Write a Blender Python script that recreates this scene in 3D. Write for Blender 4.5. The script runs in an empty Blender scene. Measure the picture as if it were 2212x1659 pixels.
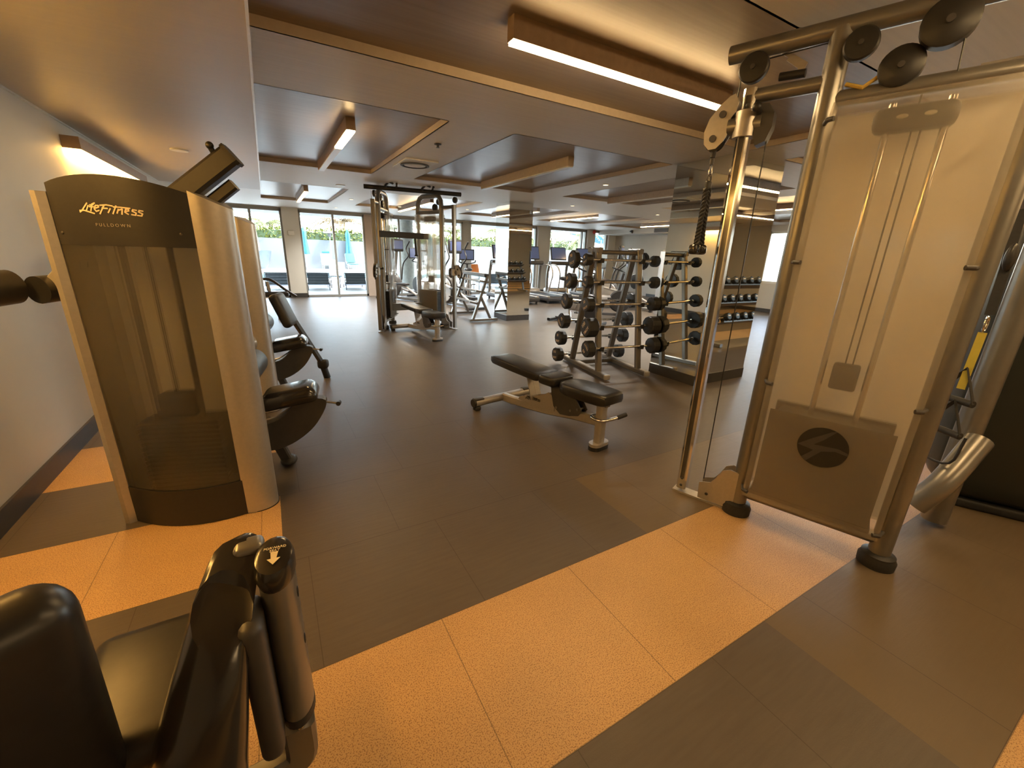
import bpy, bmesh, math, random
from math import sin, cos, pi, radians as R_
from mathutils import Vector as V, Matrix as Mx
random.seed(7)
sc = bpy.context.scene
col = sc.collection

# ---------------------------------------------------------------- camera, sky, sun, exposure
F_PX, PITCH, ROLL, YAW, EYE = 891.2, R_(17.478), R_(1.910), R_(30.176), 1.365
fw = V((sin(YAW)*cos(PITCH), cos(YAW)*cos(PITCH), -sin(PITCH)))
rt = V((cos(YAW), -sin(YAW), 0)); up = rt.cross(fw)
rt, up = rt*cos(ROLL)+up*sin(ROLL), up*cos(ROLL)-rt*sin(ROLL)
cd = bpy.data.cameras.new('camera'); cam = bpy.data.objects.new('camera', cd); col.objects.link(cam)
m = Mx((rt, up, -fw)).transposed().to_4x4(); m.translation = V((0, 0, EYE)); cam.matrix_world = m
cd.sensor_width = 36; cd.lens = 36*F_PX/2212; cd.clip_start = .05; cd.clip_end = 300
sc.camera = cam

w = bpy.data.worlds.new('world'); sc.world = w; w.use_nodes = True
wn = w.node_tree; wn.nodes.clear()
sky = wn.nodes.new('ShaderNodeTexSky'); sky.sky_type = 'NISHITA'; sky.sun_disc = False
sky.sun_elevation = R_(52); sky.sun_rotation = R_(120); sky.dust_density = 1.5
bg = wn.nodes.new('ShaderNodeBackground'); bg.inputs[1].default_value = .85
wo = wn.nodes.new('ShaderNodeOutputWorld')
hs = wn.nodes.new('ShaderNodeHueSaturation'); hs.inputs['Saturation'].default_value = .6
wn.links.new(sky.outputs[0], hs.inputs['Color']); wn.links.new(hs.outputs[0], bg.inputs[0]); wn.links.new(bg.outputs[0], wo.inputs[0])
sd = bpy.data.lights.new('sun', 'SUN'); sd.energy = 3.6; sd.angle = R_(.6); sd.color = (1, .95, .85)
sun = bpy.data.objects.new('sun', sd); col.objects.link(sun)
sun.rotation_euler = V((.45, -.30, .80)).to_track_quat('Z', 'Y').to_euler()
sc.view_settings.view_transform = 'Standard'; sc.view_settings.look = 'None'
sc.view_settings.exposure = 2.1; sc.view_settings.gamma = 1; sc.view_settings.use_curve_mapping = False
sc.cycles.max_bounces = 10; sc.cycles.diffuse_bounces = 5; sc.cycles.transparent_max_bounces = 16
sc.cycles.glossy_bounces = 5; sc.cycles.sample_clamp_indirect = 6; sc.cycles.caustics_reflective = False

def portal(x, y, z, sx, sz, rz):
    l = bpy.data.lights.new('window_portal', 'AREA'); l.shape = 'RECTANGLE'; l.size = sx; l.size_y = sz
    l.cycles.is_portal = True
    o = bpy.data.objects.new('window_portal', l); col.objects.link(o)
    o.location = (x, y, z); o.rotation_euler = (R_(-90), 0, rz)
portal(5.5, 13.62, 1.2, 13.4, 2.3, 0)
portal(12.55, 5.0, 1.5, 4.2, 1.4, R_(-90))

# ---------------------------------------------------------------- materials (all procedural)
MT = {}
def mat(name, c, rough=.5, metal=0., noise=.06, scale=30., bump=0., emit=None, es=0., coat=0., spec=.5):
    if name in MT: return MT[name]
    m = bpy.data.materials.new(name); m.use_nodes = True; MT[name] = m
    nt = m.node_tree; b = nt.nodes['Principled BSDF']
    b.inputs['Roughness'].default_value = rough; b.inputs['Metallic'].default_value = metal
    b.inputs['Specular IOR Level'].default_value = spec
    if coat: b.inputs['Coat Weight'].default_value = coat; b.inputs['Coat Roughness'].default_value = .15
    if emit:
        b.inputs['Emission Color'].default_value = (*emit, 1); b.inputs['Emission Strength'].default_value = es
    tc = nt.nodes.new('ShaderNodeTexCoord'); nz = nt.nodes.new('ShaderNodeTexNoise')
    nz.inputs['Scale'].default_value = scale; nz.inputs['Detail'].default_value = 4
    nt.links.new(tc.outputs['Object'], nz.inputs['Vector'])
    mr = nt.nodes.new('ShaderNodeMapRange'); mr.inputs[3].default_value = 1-noise*2; mr.inputs[4].default_value = 1+noise*2
    nt.links.new(nz.outputs[0], mr.inputs[0])
    vm = nt.nodes.new('ShaderNodeVectorMath'); vm.operation = 'SCALE'; vm.inputs[0].default_value = c
    nt.links.new(mr.outputs[0], vm.inputs['Scale']); nt.links.new(vm.outputs[0], b.inputs['Base Color'])
    if bump:
        bp = nt.nodes.new('ShaderNodeBump'); bp.inputs['Strength'].default_value = bump; bp.inputs['Distance'].default_value = .002
        nt.links.new(nz.outputs[0], bp.inputs['Height']); nt.links.new(bp.outputs[0], b.inputs['Normal'])
    return m
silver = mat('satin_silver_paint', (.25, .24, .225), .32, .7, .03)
silver_pale = mat('brushed_aluminium', (.46, .435, .41), .36, .55, .05, 60)  # paler, less metallic than the satin silver paint
chrome = mat('chrome', (.72, .70, .66), .14, 1., .02)
black = mat('black_vinyl', (.018, .017, .017), .34, 0, .15, 40, .15)
blackp = mat('black_plastic', (.022, .021, .021), .42, 0, .1, 60)
blackg = mat('glossy_black_plastic', (.02, .018, .017), .22, 0, .1, 10, coat=.4)
rub = mat('black_rubber', (.02, .02, .021), .55, 0, .2, 80, .3)
dkgrey = mat('dark_grey_plastic', (.055, .052, .052), .45, 0, .08)
iron = mat('weight_stack_black', (.012, .011, .011), .5, .1, .1)
white_wall = mat('painted_wall', (.66, .65, .60), .6, 0, .03, 3, .05)
beige_wall = mat('painted_wall_beige', (.52, .50, .45), .6, 0, .03, 3)
basebd = mat('dark_baseboard', (.045, .042, .04), .35, 0, .1, 20)
cream = mat('cream_print', (.75, .66, .48), .5)
greyprint = mat('grey_print', (.36, .33, .29), .5)
darkprint = mat('dark_print', (.02, .018, .015), .5)
frame_m = mat('window_frame_grey', (.30, .31, .30), .4, .3, .04)
frame_br = mat('window_frame_beige', (.42, .35, .30), .4, .1, .05)
bright_rim = mat('cut_edge_trim', (.75, .73, .66), .35, .2)
orange_m = mat('orange_plastic', (.85, .20, .012), .5)
screen = mat('screen', (.05, .06, .12), .15, emit=(.25, .32, .55), es=.05)
lit = mat('lamp_diffuser_lit', (.9, .8, .5), .5, emit=(1, .66, .30), es=19)
lit_dim = mat('lamp_diffuser_dim', (.9, .85, .7), .5, emit=(1, .75, .42), es=1.0)
unlit = mat('lamp_diffuser_unlit', (.80, .82, .80), .4)
lampbox = mat('lamp_box_wood', (.30, .215, .15), .5, 0, .12, 25)
lampbox_l = mat('lamp_box_pale', (.52, .45, .38), .5, 0, .08, 25)

def wood(name, c1, c2, axis, rough=.5):
    m = bpy.data.materials.new(name); m.use_nodes = True; nt = m.node_tree; b = nt.nodes['Principled BSDF']
    b.inputs['Roughness'].default_value = rough; b.inputs['Specular IOR Level'].default_value = .35
    g = nt.nodes.new('ShaderNodeNewGeometry'); mp = nt.nodes.new('ShaderNodeMapping')
    mp.inputs['Scale'].default_value = (2, 45, 45) if axis == 'x' else (45, 2, 45)
    nz = nt.nodes.new('ShaderNodeTexNoise'); nz.inputs['Scale'].default_value = 1; nz.inputs['Detail'].default_value = 3
    cr = nt.nodes.new('ShaderNodeMix'); cr.data_type = 'RGBA'
    cr.inputs[6].default_value = (*c1, 1); cr.inputs[7].default_value = (*c2, 1)
    nt.links.new(g.outputs['Position'], mp.inputs[0]); nt.links.new(mp.outputs[0], nz.inputs['Vector'])
    nt.links.new(nz.outputs[0], cr.inputs[0]); nt.links.new(cr.outputs[2], b.inputs['Base Color'])
    return m
soffit_m = wood('soffit_laminate', (.66, .63, .57), (.80, .77, .70), 'x')
coffer_m = wood('coffer_wood', (.23, .18, .135), (.34, .275, .21), 'x', .34)
bulk_m = wood('bulkhead_laminate', (.50, .45, .375), (.56, .505, .42), 'x', .45)
riser_m = mat('coffer_riser', (.55, .47, .38), .45, 0, .05)

def floor_mat():
    m = bpy.data.materials.new('rubber_tile_floor'); m.use_nodes = True; nt = m.node_tree; b = nt.nodes['Principled BSDF']
    N = nt.nodes.new; L = nt.links.new
    g = N('ShaderNodeNewGeometry'); sp = N('ShaderNodeSeparateXYZ'); L(g.outputs['Position'], sp.inputs[0])
    def M(op, a, b_=None, c=None):
        n = N('ShaderNodeMath'); n.operation = op
        for i, v in enumerate((a, b_, c)):
            if v is None: continue
            if isinstance(v, (int, float)): n.inputs[i].default_value = v
            else: L(v, n.inputs[i])
        return n.outputs[0]
    x, y = sp.outputs[0], sp.outputs[1]
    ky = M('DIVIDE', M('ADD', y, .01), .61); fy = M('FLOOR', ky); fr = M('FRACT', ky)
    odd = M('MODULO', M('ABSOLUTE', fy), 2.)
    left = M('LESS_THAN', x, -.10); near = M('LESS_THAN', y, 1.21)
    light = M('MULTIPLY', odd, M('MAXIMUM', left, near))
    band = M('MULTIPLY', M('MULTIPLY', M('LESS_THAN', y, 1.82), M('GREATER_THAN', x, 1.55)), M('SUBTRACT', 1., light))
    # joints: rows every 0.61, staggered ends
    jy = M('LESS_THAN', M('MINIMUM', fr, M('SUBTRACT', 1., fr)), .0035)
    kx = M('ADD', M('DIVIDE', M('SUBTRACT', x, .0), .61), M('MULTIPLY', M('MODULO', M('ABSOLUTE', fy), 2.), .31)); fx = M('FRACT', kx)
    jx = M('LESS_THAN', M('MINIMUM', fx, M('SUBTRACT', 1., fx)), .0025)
    joint = M('MAXIMUM', jy, jx)
    n1 = N('ShaderNodeTexNoise'); n1.inputs['Scale'].default_value = 260; n1.inputs['Detail'].default_value = 2; L(g.outputs['Position'], n1.inputs['Vector'])
    n2 = N('ShaderNodeTexNoise'); n2.inputs['Scale'].default_value = 2.2; n2.inputs['Detail'].default_value = 5; L(g.outputs['Position'], n2.inputs['Vector'])
    mp = N('ShaderNodeMapping'); mp.inputs['Scale'].default_value = (6, 60, 1); L(g.outputs['Position'], mp.inputs[0])
    n3 = N('ShaderNodeTexNoise'); n3.inputs['Scale'].default_value = 1; n3.inputs['Detail'].default_value = 5; L(mp.outputs[0], n3.inputs['Vector'])
    def mix(f, a, b_):
        n = N('ShaderNodeMix'); n.data_type = 'RGBA'
        if isinstance(f, float): n.inputs[0].default_value = f
        else: L(f, n.inputs[0])
        for i, v in ((6, a), (7, b_)):
            if isinstance(v, tuple): n.inputs[i].default_value = (*v, 1)
            else: L(v, n.inputs[i])
        return n.outputs[2]
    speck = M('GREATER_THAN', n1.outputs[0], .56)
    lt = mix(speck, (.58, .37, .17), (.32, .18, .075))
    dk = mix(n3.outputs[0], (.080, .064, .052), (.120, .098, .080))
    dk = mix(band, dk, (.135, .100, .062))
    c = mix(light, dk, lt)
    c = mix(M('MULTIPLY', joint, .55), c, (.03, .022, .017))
    mr = N('ShaderNodeMapRange'); mr.inputs[3].default_value = .8; mr.inputs[4].default_value = 1.2; L(n2.outputs[0], mr.inputs[0])
    vm = N('ShaderNodeVectorMath'); vm.operation = 'SCALE'; L(c, vm.inputs[0]); L(mr.outputs[0], vm.inputs['Scale'])
    L(vm.outputs[0], b.inputs['Base Color'])
    r = N('ShaderNodeMapRange'); r.inputs[3].default_value = .34; r.inputs[4].default_value = .52; L(n3.outputs[0], r.inputs[0]); L(r.outputs[0], b.inputs['Roughness'])
    bp = N('ShaderNodeBump'); bp.inputs['Strength'].default_value = .2; bp.inputs['Distance'].default_value = .002
    L(M('ADD', n1.outputs[0], M('MULTIPLY', n3.outputs[0], 2.)), bp.inputs['Height']); L(bp.outputs[0], b.inputs['Normal'])
    b.inputs['Specular IOR Level'].default_value = .42
    return m
floor_m = floor_mat()

def mirror_mat():
    m = bpy.data.materials.new('mirror_glass'); m.use_nodes = True; b = m.node_tree.nodes['Principled BSDF']
    b.inputs['Base Color'].default_value = (.74, .76, .73, 1); b.inputs['Metallic'].default_value = 1; b.inputs['Roughness'].default_value = .015
    return m
mirror_m = mirror_mat()
def glass_mat(name, tint, refl=.05):
    m = bpy.data.materials.new(name); m.use_nodes = True; nt = m.node_tree; nt.nodes.clear()
    t = nt.nodes.new('ShaderNodeBsdfTransparent'); t.inputs[0].default_value = (*tint, 1)
    g = nt.nodes.new('ShaderNodeBsdfGlossy'); g.inputs['Roughness'].default_value = .02
    lw = nt.nodes.new('ShaderNodeFresnel'); lw.inputs[0].default_value = 1.3
    mx = nt.nodes.new('ShaderNodeMixShader'); o = nt.nodes.new('ShaderNodeOutputMaterial')
    nt.links.new(lw.outputs[0], mx.inputs[0]); nt.links.new(t.outputs[0], mx.inputs[1]); nt.links.new(g.outputs[0], mx.inputs[2]); nt.links.new(mx.outputs[0], o.inputs[0])
    return m
glass_m = glass_mat('window_glass', (.93, .97, .97))
def frosted(name, tint, dif, k_diff, k_tr, rough, tr_share=.5):
    m = bpy.data.materials.new(name); m.use_nodes = True; nt = m.node_tree; nt.nodes.clear(); N = nt.nodes.new; L = nt.links.new
    r = N('ShaderNodeBsdfRefraction'); r.inputs['Color'].default_value = (*tint, 1); r.inputs['Roughness'].default_value = rough; r.inputs['IOR'].default_value = 1.12
    t = N('ShaderNodeBsdfTransparent'); t.inputs[0].default_value = (*tint, 1)
    d = N('ShaderNodeBsdfDiffuse'); d.inputs[0].default_value = (*dif, 1)
    tl = N('ShaderNodeBsdfTranslucent'); tl.inputs[0].default_value = (*dif, 1)
    g = N('ShaderNodeBsdfGlossy'); g.inputs['Roughness'].default_value = .25
    nz = N('ShaderNodeTexNoise'); nz.inputs['Scale'].default_value = 2.5
    m1 = N('ShaderNodeMixShader'); m1.inputs[0].default_value = k_tr; L(r.outputs[0], m1.inputs[1]); L(t.outputs[0], m1.inputs[2])
    m2 = N('ShaderNodeMixShader'); m2.inputs[0].default_value = tr_share; L(d.outputs[0], m2.inputs[1]); L(tl.outputs[0], m2.inputs[2])
    mr = N('ShaderNodeMapRange'); mr.inputs[3].default_value = k_diff*.9; mr.inputs[4].default_value = k_diff*1.1; L(nz.outputs[0], mr.inputs[0])
    m3 = N('ShaderNodeMixShader'); L(mr.outputs[0], m3.inputs[0]); L(m1.outputs[0], m3.inputs[1]); L(m2.outputs[0], m3.inputs[2])
    m4 = N('ShaderNodeMixShader'); m4.inputs[0].default_value = .05; L(m3.outputs[0], m4.inputs[1]); L(g.outputs[0], m4.inputs[2])
    o = N('ShaderNodeOutputMaterial'); L(m4.outputs[0], o.inputs[0])
    return m
frost_white = frosted('frosted_white_panel', (.97, .95, .91), (.92, .87, .77), .17, .55, .07, .5)
frost_back = frosted('frosted_back_panel', (.92, .90, .84), (.97, .93, .84), .95, .5, .30, .3)
frost_smoke = frosted('smoked_panel', (.80, .79, .75), (.40, .38, .33), .15, .55, .07, .6)

# ---------------------------------------------------------------- mesh helpers
def frm(o, ex, ez=None):
    "matrix with local x along ex (world), z up unless ez given"
    ex = V(ex).normalized(); ez = V(ez).normalized() if ez else V((0, 0, 1))
    ey = ez.cross(ex).normalized(); ez = ex.cross(ey)
    m = Mx((ex, ey, ez)).transposed().to_4x4(); m.translation = V(o); return m
class MB:
    def __init__(s, M=None): s.v = []; s.f = []; s.M = M
    def add(s, vs, fs):
        b = len(s.v); s.v += [V(v) for v in vs]; s.f += [tuple(b+i for i in f) for f in fs]; return s
    def box(s, x0, x1, y0, y1, z0, z1):
        return s.add([(x, y, z) for z in (z0, z1) for y in (y0, y1) for x in (x0, x1)],
                     [(0, 2, 3, 1), (4, 5, 7, 6), (0, 1, 5, 4), (2, 6, 7, 3), (0, 4, 6, 2), (1, 3, 7, 5)])
    def rbox(s, c, sz, r, seg=3, M=None, top=None):
        bm = bmesh.new(); bmesh.ops.create_cube(bm, size=1)
        for v in bm.verts:
            v.co = V((v.co.x*sz[0], v.co.y*sz[1], v.co.z*sz[2]))
            if top and v.co.z > 0: v.co.x *= top[0]; v.co.y *= top[1]
        r = min(r, min(sz)*.49)
        bmesh.ops.bevel(bm, geom=bm.edges[:], offset=r, segments=seg, profile=.5, affect='EDGES')
        T = (M or Mx.Identity(4)); c = V(c)
        bm.verts.index_update()
        s.add([T @ (v.co+c) for v in bm.verts], [tuple(v.index for v in f.verts) for f in bm.faces]); bm.free(); return s
    def tube(s, pts, r, n=12, caps=True, sm=0, sq=None, upv=(0, 0, 1)):
        pts = [V(p) for p in pts]
        if sm:
            q = []
            P = [pts[0]*2-pts[1]]+pts+[pts[-1]*2-pts[-2]]
            for i in range(1, len(P)-2):
                for k in range(sm):
                    t = k/sm; a, b, c, d = P[i-1:i+3]
                    q.append(.5*((2*b)+(c-a)*t+(2*a-5*b+4*c-d)*t*t+(3*b-a-3*c+d)*t**3))
            q.append(pts[-1]); pts = q
        rs = r if isinstance(r, (list, tuple)) else [r]*len(pts)
        if len(rs) != len(pts): rs = [rs[0]+(rs[-1]-rs[0])*i/(len(pts)-1) for i in range(len(pts))]
        tan = []
        for i in range(len(pts)):
            a = pts[min(i+1, len(pts)-1)]-pts[max(i-1, 0)]; tan.append(a.normalized())
        u = V(upv); 
        if abs(u.dot(tan[0])) > .95: u = V((1, 0, 0)) if abs(tan[0].x) < .9 else V((0, 1, 0))
        vs = []; prof = [(cos(2*pi*k/n), sin(2*pi*k/n)) for k in range(n)]
        if sq:  # rectangular profile (w, h), slightly chamfered
            w_, h_ = sq[0]/2, sq[1]/2; ch = min(w_, h_)*.35
            prof = [(w_, -h_+ch), (w_, h_-ch), (w_-ch, h_), (-w_+ch, h_), (-w_, h_-ch), (-w_, -h_+ch), (-w_+ch, -h_), (w_-ch, -h_)]; n = 8
        for i, p in enumerate(pts):
            t = tan[i]; a = u.cross(t)
            if a.length < 1e-5: a = V((1, 0, 0)).cross(t)
            a.normalize(); b = t.cross(a).normalized(); u = b
            k_ = 1 if sq else rs[i]
            vs += [p+(a*x+b*y)*k_ for x, y in prof]
        fs = [(i*n+k, i*n+(k+1) % n, (i+1)*n+(k+1) % n, (i+1)*n+k) for i in range(len(pts)-1) for k in range(n)]
        if caps: fs += [tuple(reversed(range(n))), tuple(range((len(pts)-1)*n, len(pts)*n))]
        return s.add(vs, fs)
    def bar(s, a, b, w_, h_, upv=(0, 0, 1)): return s.tube([a, b], 1, sq=(w_, h_), upv=upv)
    def cyl(s, a, b, r, n=20): return s.tube([a, b], r, n)
    def lathe(s, prof, M=None, n=24, cap=True):
        "profile (r, z) around local z"
        T = M or Mx.Identity(4)
        vs = [T @ V((r*cos(2*pi*k/n), r*sin(2*pi*k/n), z)) for r, z in prof for k in range(n)]
        fs = [(i*n+k, i*n+(k+1) % n, (i+1)*n+(k+1) % n, (i+1)*n+k) for i in range(len(prof)-1) for k in range(n)]
        if cap: fs += [tuple(reversed(range(n))), tuple(range((len(prof)-1)*n, len(prof)*n))]
        return s.add(vs, fs)
    def prism(s, poly, d0, d1, M=None):
        "2d polygon (x, z) in a vertical plane, thickness along local y from d0 to d1"
        T = M or Mx.Identity(4); n = len(poly)
        vs = [T @ V((x, d, z)) for d in (d0, d1) for x, z in poly]
        fs = [tuple(range(n)), tuple(reversed(range(n, 2*n)))]+[(i, n+i, n+(i+1) % n, (i+1) % n) for i in range(n)]
        return s.add(vs, fs)
    def plan(s, poly, z0, z1, M=None):
        T = M or Mx.Identity(4); n = len(poly)
        vs = [T @ V((x, y, z)) for z in (z0, z1) for x, y in poly]
        fs = [tuple(reversed(range(n))), tuple(range(n, 2*n))]+[(i, (i+1) % n, n+(i+1) % n, n+i) for i in range(n)]
        return s.add(vs, fs)
    def ell(s, c, r, M=None, n=16, m_=10):
        T = M or Mx.Identity(4); c = V(c); vs = []; fs = []
        for i in range(m_+1):
            a = -pi/2+pi*i/m_
            for k in range(n): vs.append(T @ (c+V((r[0]*cos(a)*cos(2*pi*k/n), r[1]*cos(a)*sin(2*pi*k/n), r[2]*sin(a)))))
        for i in range(m_):
            for k in range(n): fs.append((i*n+k, i*n+(k+1) % n, (i+1)*n+(k+1) % n, (i+1)*n+k))
        return s.add(vs, fs)
    def stroke(s, pts, w_, M, y=0., th=.001):
        "flat ribbon of width w_ along 2d points (x, z), on the plane y"
        for (x0, z0), (x1, z1) in zip(pts, pts[1:]):
            d = V((x1-x0, z1-z0)); l = d.length or 1e-6; d /= l; nx, nz = -d.y*w_/2, d.x*w_/2; e = w_*.25
            a = (x0-d.x*e, z0-d.y*e); b = (x1+d.x*e, z1+d.y*e)
            s.prism([(a[0]+nx, a[1]+nz), (a[0]-nx, a[1]-nz), (b[0]-nx, b[1]-nz), (b[0]+nx, b[1]+nz)], y, y+th, M)
        return s
    def build(s, name, mt, parent=None, smooth=True, M=None):
        me = bpy.data.meshes.new(name); T = M or s.M
        me.from_pydata([tuple(T @ v) if T else tuple(v) for v in s.v], [], s.f)
        bm = bmesh.new(); bm.from_mesh(me); bmesh.ops.recalc_face_normals(bm, faces=bm.faces[:]); bm.to_mesh(me); bm.free()
        if smooth:
            me.shade_smooth(); me.set_sharp_from_angle(angle=R_(38))
        me.materials.append(mt); o = bpy.data.objects.new(name, me); col.objects.link(o)
        if parent: o.parent = parent
        return o
def smooth2(p, k=5, closed=True):
    n = len(p); q = []
    for i in range(n if closed else n-1):
        g = (lambda j: p[j % n]) if closed else (lambda j: p[max(0, min(n-1, j))])
        a, b, c, d = g(i-1), g(i), g(i+1), g(i+2)
        for t in (j/k for j in range(k)): q.append(tuple(.5*(2*b[m]+(c[m]-a[m])*t+(2*a[m]-5*b[m]+4*c[m]-d[m])*t*t+(3*b[m]-a[m]-3*c[m]+d[m])*t**3) for m in (0, 1)))
    return q if closed else q+[p[-1]]
def tag(o, label, cat, group=None, kind=None):
    if label: o['label'] = label
    if cat: o['category'] = cat
    if group: o['group'] = group
    if kind: o['kind'] = kind
    return o
def thing(name, label, cat, loc=(0, 0, 0), rz=0., group=None):
    o = bpy.data.objects.new(name, None); col.objects.link(o); o.location = loc; o.rotation_euler = (0, 0, rz)
    o.empty_display_size = .1
    return tag(o, label, cat, group)
def struct(o): o['kind'] = 'structure'; return o
def kids(o): return list(o.children)
def dup(o, loc=None, rz=None, label=None, group=None, parent=None, sc_=None):
    c = o.copy(); col.objects.link(c)
    if parent: c.parent = parent
    if loc is not None: c.location = loc
    if rz is not None: c.rotation_euler = (0, 0, rz)
    if sc_: c.scale = (sc_,)*3
    if label: c['label'] = label
    if group: c['group'] = group
    for k in kids(o): dup(k, parent=c)
    return c
def text(name, s, size, mt, parent, M, shear=0., th=.0006):
    cu = bpy.data.curves.new(name, 'FONT'); cu.body = s; cu.size = size; cu.align_x = 'CENTER'; cu.align_y = 'CENTER'; cu.shear = shear; cu.extrude = th
    cu.resolution_u = 3
    to = bpy.data.objects.new(name, cu); col.objects.link(to)
    dg = bpy.context.evaluated_depsgraph_get(); me = bpy.data.meshes.new_from_object(to.evaluated_get(dg))
    bpy.data.objects.remove(to); bpy.data.curves.remove(cu)
    me.transform(M); me.materials.clear(); me.materials.append(mt)
    o = bpy.data.objects.new(name, me); col.objects.link(o)
    if parent: o.parent = parent
    return o
def upright(x, y, z, ang=0., flip=False):
    "text frame standing in the local xz plane, readable from -y"
    return Mx.Translation((x, y, z)) @ Mx.Rotation(ang, 4, 'Z') @ Mx.Rotation(pi/2, 4, 'X')

# ---------------------------------------------------------------- room shell
XL, XR, YW, YB = -1.271, 12.3, 13.44, -4.2
ZC, ZR, ZB = 2.357, 2.407, 2.239
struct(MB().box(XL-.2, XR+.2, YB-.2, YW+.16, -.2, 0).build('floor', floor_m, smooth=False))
coffers = []
for (x0, x1) in ((.05, 1.39), (2.0, 4.0), (4.65, 6.5), (7.15, 9.0), (9.65, 11.5)):
    for (y0, y1) in ((3.53, 6.45), (8.3, 11.2)): coffers.append((x0, x1, y0, y1))
for (x0, x1) in ((.05, 4.03), (4.65, 9.0), (9.65, 11.5)):
    for (y0, y1) in ((1.32, 2.69), (-.9, .47), (-3.1, -1.7)): coffers.append((x0, x1, y0, y1))
xs = sorted({XL-.1, .05, XR+.1} | {a for c in coffers for a in c[:2]}); ys = sorted({YB-.1, YW+.1} | {a for c in coffers for a in c[2:]})
cm = MB(); vid = {}
def inco(x, y): return any(c[0] < x < c[1] and c[2] < y < c[3] for c in coffers)
for i in range(len(xs)-1):
    for j in range(len(ys)-1):
        x0, x1, y0, y1 = xs[i], xs[i+1], ys[j], ys[j+1]
        if not inco((x0+x1)/2, (y0+y1)/2): cm.add([(x0, y0, ZC), (x0, y1, ZC), (x1, y1, ZC), (x1, y0, ZC)], [(0, 1, 2, 3)])
struct(cm.build('ceiling', soffit_m, smooth=False))
n_trim = 0
for c in coffers:
    n_trim += 1
    o = struct(MB().box(c[0]-.01, c[1]+.01, c[2]-.01, c[3]+.01, ZR, ZR+.03).build('trim_%d' % n_trim, coffer_m, smooth=False))
    x0, x1, y0, y1 = c
    r = MB()
    if x0 > .06: r.box(x0-.012, x0, y0, y1, ZC, ZR)
    r.box(x1, x1+.012, y0, y1, ZC, ZR); r.box(x0, x1, y0-.012, y0, ZC, ZR); r.box(x0, x1, y1, y1+.012, ZC, ZR)
    r.build('riser', riser_m, o, smooth=False)
struct(MB().box(XL-.3, XR+.3, YB-.3, YW+.1, 2.62, 2.8).build('ceiling', white_wall, smooth=False))  # unseen roof slab above the ceiling, added to block outside light
# lower bulkhead along the left wall with a pale metal edge
b = struct(MB().box(XL, .05, YB, 8.5, ZB, ZC+.1).build('ceiling', bulk_m, smooth=False))
n_trim += 1; struct(MB().box(.044, .056, YB, 8.5, ZB-.006, ZB+.004).build('trim_%d' % n_trim, bright_rim, smooth=False))
n_trim += 1; struct(MB().box(XL, XL+.012, YB, 8.5, ZB-.012, ZB-.001).build('trim_%d' % n_trim, bright_rim, smooth=False))
# walls
struct(MB().box(XL-.2, XL, YB-.2, YW+.2, 0, 2.7).build('wall_left', white_wall, smooth=False))
struct(MB().box(XL-.2, XR+.2, YB-.2, YB, 0, 2.7).build('wall_back', beige_wall, smooth=False))
struct(MB().box(XL, XL+.014, YB, YW, 0, .115).build('baseboard_left', basebd, smooth=False))
rw = MB().box(XR, XR+.2, YB, 2.9, 0, 2.7).box(XR, XR+.2, 7.1, 11.3, 0, 2.7).box(XR, XR+.2, 2.9, 7.1, 0, .8).box(XR, XR+.2, 2.9, 7.1, 2.2, 2.7).box(XR+.05, XR+.2, 11.3, YW+.2, 0, 2.7)
struct(rw.build('wall_right', beige_wall, smooth=False))
struct(MB().box(XR-.014, XR, YB, 11.3, 0, .1).build('baseboard_right', basebd, smooth=False))
n_trim += 1; struct(MB().box(XR-.75, XR+.05, 7.4, YW, 2.2, ZC+.02).build('trim_%d' % n_trim, white_wall, smooth=False))
hw = MB().box(XL, XR, YW-.02, YW+.14, 2.31, 2.62)
struct(hw.build('wall_front', mat('header_wall', (.50, .50, .47), .5), smooth=False))
def pier(x0, x1, y0=YW-.14, y1=YW+.16, base=True, mt=white_wall):
    o = struct(MB().box(x0, x1, y0, y1, 0, 2.36).build('wall_front', mt, smooth=False))
    if base: struct(MB().box(x0-.015, x1+.015, y0-.015, y1, 0, .12).build('baseboard_front', basebd, smooth=False))
    return o
pier(XL, -1.0); p1 = pier(.48, .88); pier(8.62, 9.16); pier(10.92, 11.28); pier(11.98, XR+.05)
nw = 0
def window(x0, x1, mull=(), fm=frame_m, th=.05, z0=.06, z1=2.31, jl=.05, jr=.05, alongy=None):
    global nw; nw += 1
    f = MB(); 
    f.box(x0, x1, YW-.04, YW+.06, 0, z0).box(x0, x1, YW-.04, YW+.06, z1-.05, z1+.02)
    f.box(x0, x0+jl, YW-.04, YW+.06, 0, z1).box(x1-jr, x1, YW-.04, YW+.06, 0, z1)
    for a in mull: f.box(a-.028, a+.028, YW-.03, YW+.05, z0, z1)
    r = struct(f.build('window_%d' % nw, fm, smooth=False))
    edges = [x0+jl]+list(mull)+[x1-jr]
    for a, b in zip(edges, edges[1:]): MB().box(a, b, YW+.005, YW+.012, z0, z1-.04).build('pane', glass_m, r, smooth=False)
    return r
window(-1.0, .48, (-.25,)); window(.88, 2.60, (1.755,)); 
window(2.84, 5.72, (3.62,)); window(5.98, 8.62, (7.35,)); window(9.16, 10.92, (10.72,)); window(11.28, 11.98, ())
n_trim += 1; struct(MB().box(2.60, 2.84, YW-.07, YW+.1, 0, 2.32).build('trim_%d' % n_trim, frame_br, smooth=False))
n_trim += 1; struct(MB().box(5.72, 5.98, YW-.05, YW+.1, 0, 2.32).build('trim_%d' % n_trim, frame_m, smooth=False))
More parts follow.
